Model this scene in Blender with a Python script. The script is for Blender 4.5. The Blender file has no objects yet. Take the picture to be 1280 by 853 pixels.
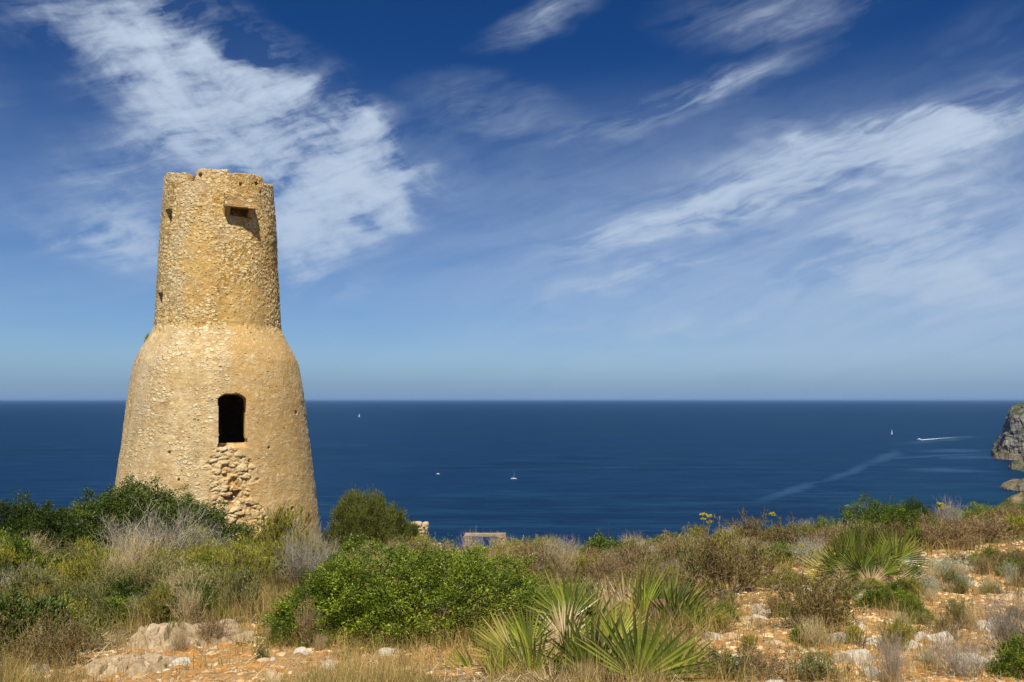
import bpy, math, random
import numpy as np
from mathutils import Vector, Matrix

# ---------------------------------------------------------------- camera
scene = bpy.context.scene
COL = scene.collection
LENS = 28.0
FPX = 1280 * LENS / 36.0                       # focal length in photo pixels
PITCH = math.atan(73.0 / FPX)
cam_d = bpy.data.cameras.new('camera'); cam_d.lens = LENS; cam_d.sensor_width = 36.0
cam_d.clip_start = 0.05; cam_d.clip_end = 500000.0
cam = bpy.data.objects.new('camera', cam_d); COL.objects.link(cam)
cam.location = (0, 0, 0); cam.rotation_euler = (math.pi / 2 + PITCH, 0, 0)
scene.camera = cam

# ---------------------------------------------------------------- light
SUN_EL = math.radians(56); TRAVEL_AZ = math.radians(-3)      # light travels away from the camera and slightly left
trav = Vector((math.sin(TRAVEL_AZ) * math.cos(SUN_EL), math.cos(TRAVEL_AZ) * math.cos(SUN_EL), -math.sin(SUN_EL)))
sun_d = bpy.data.lights.new('sun', 'SUN'); sun_d.energy = 5.0; sun_d.angle = math.radians(0.53); sun_d.color = (1.0, 0.92, 0.74)
sun = bpy.data.objects.new('sun', sun_d); COL.objects.link(sun)
sun.rotation_euler = trav.to_track_quat('-Z', 'Y').to_euler(); sun.location = (0, -20, 40)
scene.view_settings.view_transform = 'Standard'; scene.view_settings.look = 'None'
scene.view_settings.exposure = 0.28; scene.view_settings.gamma = 1.0
scene.view_settings.use_curve_mapping = False

def ray(px, py):
    v = (426.5 - py) / FPX; u = (px - 640) / FPX
    return np.array([u, math.cos(PITCH) - v * math.sin(PITCH), math.sin(PITCH) + v * math.cos(PITCH)])
def azel(px, py):
    d = ray(px, py)
    return math.degrees(math.atan2(d[0], d[1])), math.degrees(math.atan2(d[2], math.hypot(d[0], d[1])))

class NT:                                        # tiny helper for node trees
    def __init__(s, tree): s.t = tree; s.n = tree.nodes; s.l = tree.links
    def node(s, typ, **kw):
        n = s.n.new(typ)
        for k, v in kw.items():
            if k == 'inp':
                for i, val in v.items():
                    if hasattr(val, 'is_output'): s.l.new(val, n.inputs[i])
                    else: n.inputs[i].default_value = val
            else: setattr(n, k, v)
        return n
    def math(s, op, a, b=0.0, c=0.0, clamp=False):
        return s.node('ShaderNodeMath', operation=op, use_clamp=clamp, inp={0: a, 1: b, 2: c}).outputs[0]
    def mix(s, fac, a, b, blend='MIX'):
        n = s.node('ShaderNodeMix', data_type='RGBA', blend_type=blend)
        for i, v in ((0, fac), (6, a), (7, b)):
            if hasattr(v, 'is_output'): s.l.new(v, n.inputs[i])
            else: n.inputs[i].default_value = (tuple(v) + (1,))[:4] if i else v
        return n.outputs[2]
    def ramp(s, fac, stops, interp='LINEAR'):
        n = s.node('ShaderNodeValToRGB'); n.color_ramp.interpolation = interp
        e = n.color_ramp.elements
        while len(e) < len(stops): e.new(0.5)
        for i, (p, c) in enumerate(stops):
            e[i].position = p; e[i].color = (tuple(c) + (1,))[:4] if hasattr(c, '__len__') else (c, c, c, 1)
        s.l.new(fac, n.inputs[0]); return n.outputs[0]
    def rng(s, v, a, b, c=0.0, d=1.0, smooth=False):
        n = s.node('ShaderNodeMapRange', clamp=True, interpolation_type='SMOOTHSTEP' if smooth else 'LINEAR')
        for i, x in enumerate((v, a, b, c, d)):
            if hasattr(x, 'is_output'): s.l.new(x, n.inputs[i])
            else: n.inputs[i].default_value = x
        return n.outputs[0]
    def noise(s, vec, scale, detail=4.0, rough=0.5, dist=0.0, color=False):
        n = s.node('ShaderNodeTexNoise', inp={'Scale': scale, 'Detail': detail, 'Roughness': rough, 'Distortion': dist})
        if vec is not None: s.l.new(vec, n.inputs['Vector'])
        return n.outputs[1 if color else 0]
    def mapping(s, vec, loc=(0, 0, 0), rot=(0, 0, 0), scale=(1, 1, 1), typ='POINT'):
        n = s.node('ShaderNodeMapping', vector_type=typ)
        s.l.new(vec, n.inputs[0]); n.inputs[1].default_value = loc; n.inputs[2].default_value = rot; n.inputs[3].default_value = scale
        return n.outputs[0]
    def vmath(s, op, a, b=(0, 0, 0), scale=None):
        n = s.node('ShaderNodeVectorMath', operation=op)
        for i, v in enumerate((a, b)):
            if hasattr(v, 'is_output'): s.l.new(v, n.inputs[i])
            else: n.inputs[i].default_value = v
        if scale is not None: n.inputs['Scale'].default_value = scale
        return n.outputs['Value'] if op in ('LENGTH', 'DOT_PRODUCT', 'DISTANCE') else n.outputs[0]

# ---------------------------------------------------------------- sky: Nishita plus cirrus laid out in azimuth / elevation
world = bpy.data.worlds.new('World'); scene.world = world; world.use_nodes = True
w = NT(world.node_tree); w.n.clear()
sky = w.node('ShaderNodeTexSky', sky_type='NISHITA', sun_disc=False)
sky.sun_elevation = SUN_EL; sky.sun_rotation = math.pi + TRAVEL_AZ
sky.altitude = 110.0; sky.air_density = 1.0; sky.dust_density = 0.25; sky.ozone_density = 3.0
tc = w.node('ShaderNodeTexCoord').outputs['Generated']
sp = w.node('ShaderNodeSeparateXYZ', inp={0: tc})
az = w.math('MULTIPLY', w.math('ARCTAN2', sp.outputs[0], sp.outputs[1]), 180 / math.pi)
el = w.math('MULTIPLY', w.math('ARCSINE', sp.outputs[2]), 180 / math.pi)
ae = w.node('ShaderNodeCombineXYZ', inp={0: az, 1: el, 2: 0.0}).outputs[0]
wn1 = w.noise(w.mapping(ae, scale=(0.055, 0.11, 1)), 1.0, 3.0, 0.5, color=True)
wn2 = w.noise(w.mapping(ae, scale=(0.28, 0.5, 1), rot=(0, 0, 0.25)), 1.0, 2.5, 0.5, color=True)
warp = w.vmath('ADD', w.vmath('SCALE', w.vmath('SUBTRACT', wn1, (0.5, 0.5, 0.5)), scale=3.0),
               w.vmath('SCALE', w.vmath('SUBTRACT', wn2, (0.5, 0.5, 0.5)), scale=2.2))
aew = w.vmath('ADD', ae, warp)
def blob(p0, p1, width, strength):
    a = azel(*p0); b = azel(*p1)
    cx, cy = (a[0] + b[0]) / 2, (a[1] + b[1]) / 2
    L = math.hypot(b[0] - a[0], b[1] - a[1]) / 2; ang = math.atan2(b[1] - a[1], b[0] - a[0])
    v = w.mapping(aew, loc=(cx, cy, 0), rot=(0, 0, ang), scale=(L * 1.15, width * 0.0576 * 0.62, 1), typ='TEXTURE')
    return w.rng(w.vmath('LENGTH', v), 1.5, 0.0, 0.0, strength, True)
def total(items):
    s = None
    for it in items:
        b = blob(*it); s = b if s is None else w.math('ADD', s, b)
    return s
left = total([((110, 20), (450, 190), 120, .62), ((80, 70), (240, 40), 90, .45), ((180, 150), (360, 170), 70, .45), ((230, 70), (480, 250), 120, .55),
              ((300, 250), (550, 232), 80, .7), ((330, 305), (520, 272), 60, .65), ((380, 130), (500, 205), 70, .5), ((40, 290), (230, 310), 48, .55),
              ((60, 230), (350, 150), 90, .35), ((90, 270), (420, 330), 90, .35), ((350, 355), (470, 360), 40, .35), ((0, 30), (90, 0), 40, .3), ((-330, 200), (-60, 60), 130, .5), ((-500, 330), (-100, 260), 90, .5)])
right = total([((700, 320), (920, 250), 44, .95), ((860, 268), (1050, 230), 40, .5), ((690, 372), (890, 322), 26, .7), ((730, 165), (1000, 72), 34, .6),
               ((860, 240), (1290, 115), 62, .75), ((1010, 200), (1340, 115), 40, .6), ((930, 165), (1010, 160), 25, .3), ((960, 240), (1300, 180), 90, .35), ((610, 50), (740, -5), 34, .4),
               ((860, 25), (1100, -10), 60, .3), ((980, 330), (1320, 255), 80, .55), ((1000, 350), (1330, 330), 60, .5), ((800, 410), (900, 385), 26, .4),
               ((890, 410), (950, 395), 14, .4), ((670, 415), (720, 405), 8, .4), ((520, 140), (700, 150), 60, .22), ((1180, 50), (1330, 30), 60, .1), ((1400, 120), (1800, 20), 110, .6), ((1350, 350), (1800, 280), 90, .5), ((1050, 410), (1330, 370), 60, .3)])
# fibres: fine hair-like streaks running along the wind, bent by a slow warp; soft billows modulate them
aef = w.vmath('ADD', ae, w.vmath('ADD', w.vmath('SCALE', w.vmath('SUBTRACT', wn1, (0.5, 0.5, 0.5)), scale=4.0), w.vmath('SCALE', w.vmath('SUBTRACT', wn2, (0.5, 0.5, 0.5)), scale=0.7)))
def fibre(rot, sx, sy, det=8.0, rough=0.7, dist=0.0):
    return w.noise(w.mapping(aef, rot=(0, 0, math.radians(rot)), scale=(1 / sx, 1 / sy, 1), typ='TEXTURE'), 1.0, det, rough, dist)
f_left = fibre(26, 0.10, 0.36, 7.0, 0.60, 0.0)
f_left2 = fibre(18, 0.12, 1.5, 4.0, 0.55)
f_left3 = fibre(-35, 0.14, 0.30, 5.0, 0.6, 0.2)
f_right = fibre(14, 0.05, 0.42, 7.0, 0.60, 0.0)
f_right2 = fibre(20, 0.09, 1.6, 4.0, 0.55)
f_right3 = fibre(15, 0.07, 0.22, 5.0, 0.6, 0.2)
fl = w.math('ADD', w.math('MULTIPLY', f_left, 0.5), w.math('ADD', w.math('MULTIPLY', f_left2, 0.17), w.math('MULTIPLY', f_left3, 0.33)))
fr = w.math('ADD', w.math('MULTIPLY', f_right, 0.5), w.math('ADD', w.math('MULTIPLY', f_right2, 0.17), w.math('MULTIPLY', f_right3, 0.33)))
def body(bl, f, gain):
    bl = w.math('MINIMUM', bl, 0.78)
    soft = w.math('MULTIPLY', w.math('MINIMUM', bl, 0.85), w.rng(f, 0.435, 0.61, 0.05, 1.0))
    hard = w.rng(w.math('ADD', w.math('MULTIPLY', bl, 0.34), f), 0.60, 0.86, 0.0, 1.0)
    return w.math('MULTIPLY', w.math('ADD', w.math('MULTIPLY', soft, 0.75), w.math('MULTIPLY', w.math('MULTIPLY', hard, hard), w.rng(bl, 0.02, 0.4))), gain)
dl = body(left, fl, 1.3)
dr = body(right, fr, 1.45)
# a thin general veil low down, stronger to the right
veil_m = w.math('MULTIPLY', w.rng(el, 24.0, 5.0, 0.0, 0.75, True), w.rng(az, -18.0, 22.0, 0.22, 1.0, True))
veil = w.math('MULTIPLY', veil_m, w.rng(fr, 0.30, 0.65, 0.35, 1.0, True))
far = w.math('MULTIPLY', w.rng(w.math('ABSOLUTE', az), 50.0, 75.0, 0.0, 0.5, True), w.rng(f_right, 0.42, 0.7, 0.0, 1.0, True))
dens = w.math('ADD', w.math('ADD', dl, dr), w.math('ADD', veil, far))
dens = w.math('MULTIPLY', w.math('SUBTRACT', 1.0, w.math('POWER', 2.7183, w.math('MULTIPLY', dens, -1.35))), w.rng(el, 0.5, 3.5, 0.25, 1.0, True), clamp=True)
# deeper, cleaner blue up high as through a polarising filter
deep = w.mix(w.rng(el, 3.0, 26.0, 0.0, 1.0, True), (0.50, 0.71, 1.02), (0.10, 0.345, 0.70))
SKY_STR = 0.070
blue = w.mix(1.0, sky.outputs[0], deep, 'MULTIPLY')
hband = w.rng(el, 3.5, 0.0, 0.0, 0.8, True)          # grey-blue sea haze along the horizon
blue = w.mix(hband, blue, (2.1, 3.5, 5.9))
cl = w.mix(w.rng(el, 2.0, 30.0, 0.0, 1.0), (4.7, 6.0, 8.0), (7.4, 8.6, 10.2))
colr = w.mix(dens, blue, cl)
bg = w.node('ShaderNodeBackground', inp={0: colr, 1: SKY_STR})
w.node('ShaderNodeOutputWorld', inp={0: bg.outputs[0]})
world.cycles.sampling_method = 'MANUAL'; world.cycles.sample_map_resolution = 1024

# ---------------------------------------------------------------- numpy noise
def _hash(ix, iy, iz, seed):
    h = (ix.astype(np.int64) * 374761393 + iy.astype(np.int64) * 668265263 + iz.astype(np.int64) * 2147483647 + seed * 974634777) & 0xffffffff
    h = ((h ^ (h >> 13)) * 1274126177) & 0xffffffff
    h = h ^ (h >> 16)
    return (h & 0xffffff) / float(0xffffff)
def vnoise(x, y, z=None, seed=0):
    x = np.asarray(x, float); y = np.asarray(y, float); z = np.zeros_like(x) if z is None else np.asarray(z, float)
    ix, iy, iz = np.floor(x), np.floor(y), np.floor(z)
    fx, fy, fz = x - ix, y - iy, z - iz
    fx = fx * fx * (3 - 2 * fx); fy = fy * fy * (3 - 2 * fy); fz = fz * fz * (3 - 2 * fz)
    r = 0
    for dx in (0, 1):
        for dy in (0, 1):
            for dz in (0, 1):
                r = r + _hash(ix + dx, iy + dy, iz + dz, seed) * (fx if dx else 1 - fx) * (fy if dy else 1 - fy) * (fz if dz else 1 - fz)
    return r * 2 - 1
def fbm(x, y, z=None, octv=4, seed=0, gain=0.5):
    a, s, t = 1.0, 0.0, 0.0
    for i in range(octv):
        s = s + a * vnoise(x * 2 ** i, y * 2 ** i, None if z is None else z * 2 ** i, seed + i * 17); t += a; a *= gain
    return s / t
def sstep(a, b, x):
    t = np.clip((x - a) / (b - a), 0, 1); return t * t * (3 - 2 * t)
def splus(x): return np.logaddexp(0, x)

# ---------------------------------------------------------------- mesh building
def mesh_np(name, V, F, attrs=None, smooth=False, face_attrs=None):
    """V (n,3); F (m,k) with k = 3 or 4, or list of such arrays"""
    me = bpy.data.meshes.new(name)
    Fs = F if isinstance(F, list) else [F]
    Fs = [f for f in Fs if len(f)]
    me.vertices.add(len(V)); me.vertices.foreach_set('co', np.ascontiguousarray(V, np.float32).ravel())
    idx = np.concatenate([f.ravel() for f in Fs]).astype(np.int32)
    cnt = np.concatenate([np.full(len(f), f.shape[1], np.int32) for f in Fs])
    st = np.concatenate([[0], np.cumsum(cnt)[:-1]]).astype(np.int32)
    me.loops.add(len(idx)); me.loops.foreach_set('vertex_index', idx)
    me.polygons.add(len(cnt)); me.polygons.foreach_set('loop_start', st)
    me.polygons.foreach_set('use_smooth', np.full(len(cnt), smooth))
    for k, v in (attrs or {}).items():
        a = me.attributes.new(k, 'FLOAT', 'POINT'); a.data.foreach_set('value', np.ascontiguousarray(v, np.float32))
    for k, v in (face_attrs or {}).items():
        a = me.attributes.new(k, 'FLOAT', 'FACE'); a.data.foreach_set('value', np.ascontiguousarray(v, np.float32))
    me.update(calc_edges=True); me.validate()
    return me
def obj(name, me, mat=None, parent=None, loc=(0, 0, 0)):
    o = bpy.data.objects.new(name, me); COL.objects.link(o); o.location = loc
    if mat and me and not me.materials: me.materials.append(mat)
    if parent: o.parent = parent
    return o
def tag(o, label=None, cat=None, group=None, kind=None):
    for k, v in (('label', label), ('category', cat), ('group', group), ('kind', kind)):
        if v: o[k] = v
    return o
def empty(name, loc=(0, 0, 0), rz=0.0):
    o = bpy.data.objects.new(name, None); COL.objects.link(o); o.empty_display_size = 0.2
    o.location = loc; o.rotation_euler = (0, 0, rz); return o
def grid_faces(nr, nc, wrap=False):
    i = np.arange(nr - 1)[:, None]; j = np.arange(nc if wrap else nc - 1)[None, :]
    a = i * nc + j; b = i * nc + (j + 1) % nc; c = (i + 1) * nc + (j + 1) % nc; d = (i + 1) * nc + j
    return np.stack([a, b, c, d], -1).reshape(-1, 4)

# ---------------------------------------------------------------- materials
def new_mat(name):
    m = bpy.data.materials.new(name); m.use_nodes = True
    nt = NT(m.node_tree); nt.n.clear(); return m, nt
def finish(nt, shader, disp=None):
    nt.node('ShaderNodeOutputMaterial', inp={0: shader})
def leaf_mat(name, dark, mid, light, trans=0.25, rough=0.5, tip=None, tipw=0.0, ovar=0.22):
    m, t = new_mat(name)
    mid = tuple(x * 1.15 for x in mid); light = tuple(min(.85, x * 1.3) for x in light)
    r = t.node('ShaderNodeAttribute', attribute_name='rnd').outputs['Fac']
    oi = t.node('ShaderNodeObjectInfo').outputs['Random']
    pos = t.node('ShaderNodeTexCoord').outputs['Object']
    n = t.noise(pos, 3.0, 3.0)
    f = t.math('ADD', t.math('MULTIPLY', r, 0.55), t.math('MULTIPLY', n, 0.5))
    f = t.math('ADD', f, t.math('MULTIPLY', t.math('SUBTRACT', oi, 0.5), ovar), clamp=True)
    stops = [(0.15, dark), (0.5, mid), (0.85, light)]
    c = t.ramp(f, stops)
    if tip: c = t.mix(t.node('ShaderNodeAttribute', attribute_name='tip').outputs['Fac'], c, tip)
    p = t.node('ShaderNodeBsdfPrincipled', inp={'Base Color': c, 'Roughness': rough, 'Specular IOR Level': 0.35})
    tr = t.node('ShaderNodeBsdfTranslucent', inp={0: c})
    mx = t.node('ShaderNodeMixShader', inp={0: trans, 1: p.outputs[0], 2: tr.outputs[0]})
    finish(t, mx.outputs[0]); return m
def plain_mat(name, col, rough=0.8, var=0.3, scale=8.0):
    m, t = new_mat(name)
    pos = t.node('ShaderNodeTexCoord').outputs['Object']
    n = t.noise(pos, scale, 5.0, 0.6)
    c = t.mix(t.rng(n, 0.3, 0.7), tuple(x * (1 - var) for x in col), tuple(min(1, x * (1 + var)) for x in col))
    b = t.node('ShaderNodeBump', inp={'Strength': 0.3, 'Distance': 0.01, 'Height': n})
    p = t.node('ShaderNodeBsdfPrincipled', inp={'Base Color': c, 'Roughness': rough, 'Normal': b.outputs[0]})
    finish(t, p.outputs[0]); return m
# ================================================================ SETTING
SEA = -110.0
# ---- terrain height
def edge_y(x): return 28.0 + 0.28 * np.maximum(x, 0) + 1.2 * fbm(x * 0.15, x * 0 + 3.1, octv=3, seed=5)
def terrain(x, y, fine=True):
    x = np.asarray(x, float); y = np.asarray(y, float)
    h = -1.5 - 0.158 * splus((y - 4.0) / 0.8) * 0.8
    h = h + 0.105 * splus((x - 4.0) / 1.0) * 1.0 * sstep(3, 12, y)
    h = h - 0.95 * splus((y - edge_y(x)) / 1.2) * 1.2
    h = h - 0.75 * splus((-x - 24) / 2.0) * 2.0
    h = h - 0.3 * np.maximum(x - 40, 0) * sstep(35, 80, y)
    d = np.hypot(x, y)
    h = h + 0.22 * fbm(x * 0.32, y * 0.32, octv=3, seed=11) * sstep(2, 8, d)
    if fine:
        h = h + 0.035 * fbm(x * 2.2, y * 2.2, octv=4, seed=23)
    return np.maximum(h, SEA - 6)
def ground(px, py):
    d = ray(px, py); t = np.exp(np.linspace(math.log(2.0), math.log(60), 3000))
    P = d[None, :] * t[:, None]
    below = P[:, 2] < terrain(P[:, 0], P[:, 1], False)
    i = int(np.argmax(below)) if below.any() else None
    if i is None: return None
    return P[i]

# ---- ground sheet (polar grid, dense where the camera looks)
th_f = np.radians(np.linspace(-42, 42, 620)); th_b = np.radians(np.linspace(42, 318, 120))[1:-1]
th = np.concatenate([th_f, th_b])
rr = np.exp(np.concatenate([np.linspace(math.log(0.8), math.log(40), 430), np.linspace(math.log(40.5), math.log(260), 60)]))
R_, T_ = np.meshgrid(rr, th, indexing='ij')
X = R_ * np.sin(T_); Y = R_ * np.cos(T_)
def soil_mask(x, y):                               # bare stony soil: right side and two strips at the front left
    n = fbm(x * 0.9, y * 0.9, octv=4, seed=71) * 0.5
    s = sstep(-0.25, 0.25, (x / np.maximum(y, 1) - 0.26) * 6 + n) * sstep(16, 11, y)
    s = np.maximum(s, sstep(0.3, -0.2, np.abs(y - (5.9 + 0.5 * np.clip(x + 1.6, -3, 3) * 0.4)) - 1.0 + n) * sstep(-3.4, -2.6, x) * sstep(0.6, 0.0, x))
    s = np.maximum(s, sstep(0.4, -0.1, np.hypot((x + 4.5) / 1.0, (y - 7.3) / 0.7) - 0.8 + n))
    return s
Z = terrain(X, Y)
soil = soil_mask(X, Y)
rough = np.abs(fbm(X * 7, Y * 7, octv=3, seed=31)) * 0.05 + np.abs(fbm(X * 17, Y * 17, octv=2, seed=37)) * 0.02
Z = Z + rough * soil * sstep(30, 12, R_)
V = np.stack([X.ravel(), Y.ravel(), Z.ravel()], -1)
nF = grid_faces(len(rr), len(th), True)
cz = len(V); V = np.vstack([V, [[0, 0, float(terrain(0.0, 0.0))]]])
cap = np.stack([np.full(len(th), cz), (np.arange(len(th)) + 1) % len(th), np.arange(len(th))], -1)
me = mesh_np('ground', V, [nF[:, ::-1], cap[:, ::-1]], attrs={'soil': np.concatenate([soil.ravel(), [0.5]])}, smooth=True)
m_ground, t = new_mat('stony_soil')
pos = t.node('ShaderNodeTexCoord').outputs['Object']
so = t.node('ShaderNodeAttribute', attribute_name='soil').outputs['Fac']
nz = t.noise(pos, 1.3, 5.0, 0.6); nf = t.noise(pos, 14.0, 5.0, 0.65)
wpos = t.vmath('ADD', pos, t.vmath('SCALE', t.vmath('SUBTRACT', t.noise(pos, 11.0, 5.0, color=True), (0.5, 0.5, 0.5)), scale=0.17))
def vor(scale, feat='F1'):
    n = t.node('ShaderNodeTexVoronoi', feature=feat, inp={'Scale': scale}); t.l.new(wpos, n.inputs['Vector']); return n
v1 = vor(17.0); v1e = vor(17.0, 'DISTANCE_TO_EDGE'); v2 = vor(40.0); v2e = vor(40.0, 'DISTANCE_TO_EDGE')
clay = t.mix(t.rng(nz, 0.35, 0.65), (0.38, 0.13, 0.02), (0.44, 0.205, 0.05))
clay = t.mix(t.rng(nf, 0.35, 0.7), clay, (0.52, 0.31, 0.11))
stone = t.mix(t.node('ShaderNodeSeparateColor', inp={0: v1.outputs['Color']}).outputs[0], (0.44, 0.31, 0.18), (0.60, 0.51, 0.38))
stone2 = t.mix(t.node('ShaderNodeSeparateColor', inp={0: v2.outputs['Color']}).outputs[0], (0.40, 0.22, 0.09), (0.56, 0.44, 0.29))
pres1 = t.math('MULTIPLY', t.rng(t.node('ShaderNodeSeparateColor', inp={0: v1.outputs['Color']})  .outputs[1], 0.70, 0.75), t.rng(v1e.outputs[0], 0.06, 0.13))
pres2 = t.math('MULTIPLY', t.rng(t.node('ShaderNodeSeparateColor', inp={0: v2.outputs['Color']}).outputs[1], 0.5, 0.55), t.rng(v2e.outputs[0], 0.07, 0.13))
c = t.mix(pres2, clay, stone2); c = t.mix(pres1, c, stone)
c = t.mix(t.rng(t.noise(pos, 0.7, 5.0, 0.65), 0.48, 0.62, 0, 0.6), c, t.mix(t.rng(nf, 0.3, 0.7), (0.26, 0.17, 0.08), (0.40, 0.29, 0.16)))
litter = t.mix(t.rng(nf, 0.3, 0.7), (0.11, 0.085, 0.045), (0.25, 0.19, 0.10))
c = t.mix(t.rng(t.math('ADD', so, t.math('MULTIPLY', nf, 0.5)), 0.35, 0.8), litter, c)
h = t.math('ADD', t.math('ADD', t.math('MULTIPLY', pres1, 0.9), t.math('MULTIPLY', pres2, 0.45)), t.math('MULTIPLY', nf, 0.8))
bp = t.node('ShaderNodeBump', inp={'Strength': 0.9, 'Distance': 0.03, 'Height': h})
p = t.node('ShaderNodeBsdfPrincipled', inp={'Base Color': c, 'Roughness': 0.95, 'Specular IOR Level': 0.1, 'Normal': bp.outputs[0]})
finish(t, p.outputs[0])
tag(obj('ground', me, m_ground), kind='structure')

# ---- sea
rs = np.concatenate([[0.0], np.exp(np.linspace(math.log(40), math.log(260000), 60))]); ts = np.radians(np.arange(0, 360, 4.0))
RS, TS = np.meshgrid(rs[1:], ts, indexing='ij')
V = np.stack([(RS * np.sin(TS)).ravel(), (RS * np.cos(TS)).ravel(), np.full(RS.size, SEA)], -1)
cz = len(V); V = np.vstack([V, [[0, 0, SEA]]]); n = len(ts)
me = mesh_np('sea', V, [grid_faces(len(rs) - 1, n, True)[:, ::-1], np.stack([np.arange(n), np.full(n, cz), (np.arange(n) + 1) % n], -1)], smooth=True)
m_sea, t = new_mat('sea_water')
pos = t.node('ShaderNodeTexCoord').outputs['Object']
def seaspot(x0, y0, x1, y1, wid, nse=0.35, inner=0.2):     # soft patch between two points on the water, metres
    L = math.hypot(x1 - x0, y1 - y0) / 2; ang = math.atan2(y1 - y0, x1 - x0)
    wv = t.vmath('ADD', pos, t.vmath('SCALE', t.vmath('SUBTRACT', slick_n, (0.5, 0.5, 0.5)), scale=wid * 4.0))
    v = t.mapping(wv, loc=((x0 + x1) / 2, (y0 + y1) / 2, SEA), rot=(0, 0, ang), scale=(L * 1.1, wid, 1000), typ='TEXTURE')
    return t.rng(t.vmath('LENGTH', v), 1.1, inner, 0, 1, True)
slick_n = t.noise(pos, 0.006, 6.0, 0.62, color=True)
def sea_pt(px, py):
    d = ray(px, py); s = SEA / d[2]; return d[0] * s, d[1] * s
def slick(p0, p1, wid): return seaspot(*sea_pt(*p0), *sea_pt(*p1), wid)
sl = None
for p0, p1, wd in [((940, 630), (1030, 600), 14), ((1015, 606), (1100, 577), 15), ((1085, 584), (1125, 562), 22), ((1150, 566), (1215, 560), 50), ((1165, 590), (1225, 585), 50),
                   ((1120, 556), (1230, 545), 40), ((1185, 575), (1240, 570), 45), ((1080, 575), (1240, 566), 25)]:
    b = slick(p0, p1, wd); sl = b if sl is None else t.math('MAXIMUM', sl, b)
shal = slick((1180, 625), (1300, 612), 170)
shal2 = slick((1000, 640), (1200, 612), 60)
ny = t.noise(t.mapping(pos, scale=(0.0006, 0.002, 1), rot=(0, 0, 0.1)), 1.0, 6.0, 0.6)
nb = t.noise(t.mapping(pos, scale=(0.0045, 0.022, 1), rot=(0, 0, -0.08)), 1.0, 7.0, 0.75)
nc = t.noise(t.mapping(pos, scale=(0.016, 0.075, 1), rot=(0, 0, -0.05)), 1.0, 5.0, 0.7)
base = t.mix(t.rng(nb, 0.42, 0.60), (0.0012, 0.008, 0.015), (0.008, 0.040, 0.064))  # ripple light and shade put into the water colour
base = t.mix(t.rng(ny, 0.35, 0.7), base, (0.004, 0.022, 0.058))
base = t.mix(t.math('MULTIPLY', t.rng(nc, 0.46, 0.60), 0.8), base, (0.0012, 0.009, 0.022))  # finer wave shading, likewise carried by the base colour
base = t.mix(t.math('MULTIPLY', shal, 0.4), base, (0.004, 0.036, 0.050))
base = t.mix(t.math('MULTIPLY', shal2, 0.5), base, (0.003, 0.026, 0.042))
base = t.mix(t.math('MULTIPLY', sl, 0.75), base, (0.024, 0.062, 0.11))
n1 = t.noise(t.mapping(pos, scale=(0.03, 0.09, 0.1)), 1.0, 6.0, 0.65)
n2 = t.noise(t.mapping(pos, scale=(0.2, 0.5, 0.3)), 1.0, 4.0, 0.6)
hh = t.math('ADD', t.math('MULTIPLY', n1, 2.2), t.math('MULTIPLY', n2, 0.5))
bp = t.node('ShaderNodeBump', inp={'Strength': 0.8, 'Distance': 1.0, 'Height': hh})
fr = t.node('ShaderNodeFresnel', inp={'IOR': 1.33, 'Normal': bp.outputs[0]})
df = t.node('ShaderNodeBsdfDiffuse', inp={0: base, 'Normal': bp.outputs[0]}); gl = t.node('ShaderNodeBsdfGlossy', inp={0: (0.30, 0.58, 1.0, 1), 'Roughness': 0.3, 'Normal': bp.outputs[0]})
p = t.node('ShaderNodeMixShader', inp={0: t.math('MULTIPLY', fr.outputs[0], 0.20), 1: df.outputs[0], 2: gl.outputs[0]})
finish(t, p.outputs[0])
tag(obj('sea', me, m_sea), kind='structure')

# ---- distant rock coast
def rock_mat(name, greens, dark=(0.055, 0.055, 0.055), warm=(0.22, 0.165, 0.125), pale=(0.30, 0.27, 0.235), sc=1.0):
    m, t = new_mat(name)
    pos = t.node('ShaderNodeTexCoord').outputs['Object']
    geo = t.node('ShaderNodeNewGeometry')
    up = t.node('ShaderNodeSeparateXYZ', inp={0: geo.outputs['True Normal']}).outputs[2]
    zz = t.node('ShaderNodeSeparateXYZ', inp={0: pos}).outputs[2]
    n1 = t.noise(pos, 0.03 * sc, 6.0, 0.65); n2 = t.noise(t.mapping(pos, scale=(0.05 * sc, 0.05 * sc, 0.25 * sc)), 1.0, 6.0, 0.7)
    c = t.mix(t.rng(n2, 0.42, 0.58), dark, pale)
    c = t.mix(t.rng(t.math('ADD', n1, t.rng(zz, SEA + 45, SEA + 5, -0.08, 0.22)), 0.50, 0.66), c, warm)
    if greens: c = t.mix(t.math('MULTIPLY', t.rng(up, 0.6, 0.85), t.rng(n1, 0.40, 0.52)), c, (0.05, 0.075, 0.03))
    b = t.node('ShaderNodeBump', inp={'Strength': 1.0, 'Distance': 4.0 / sc, 'Height': n2})
    p = t.node('ShaderNodeBsdfPrincipled', inp={'Base Color': c, 'Roughness': 0.95, 'Specular IOR Level': 0.1, 'Normal': b.outputs[0]})
    finish(t, p.outputs[0]); return m
m_cliff = rock_mat('cliff_rock', True)
def coast(name, outline, x1, y1, nx, ny, hfun, mat, x0, y0, seed):
    xs = np.linspace(x0, x1, nx); ys = np.linspace(y0, y1, ny)
    XX, YY = np.meshgrid(xs, ys); ZZ = hfun(XX, YY)
    # give the faces craggy sideways displacement too
    dx = 8 * fbm(XX * .035, YY * .035, ZZ * .06, 5, seed, .6) - 5 * np.abs(fbm(XX * .09, YY * .09, ZZ * .12, 3, seed + 2)); dy = 8 * fbm(XX * .035, YY * .035, ZZ * .06, 5, seed + 9, .6)
    V = np.stack([(XX + dx).ravel(), (YY + dy).ravel(), ZZ.ravel()], -1)
    return mesh_np(name, V, grid_faces(ny, nx), smooth=False)
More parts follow.
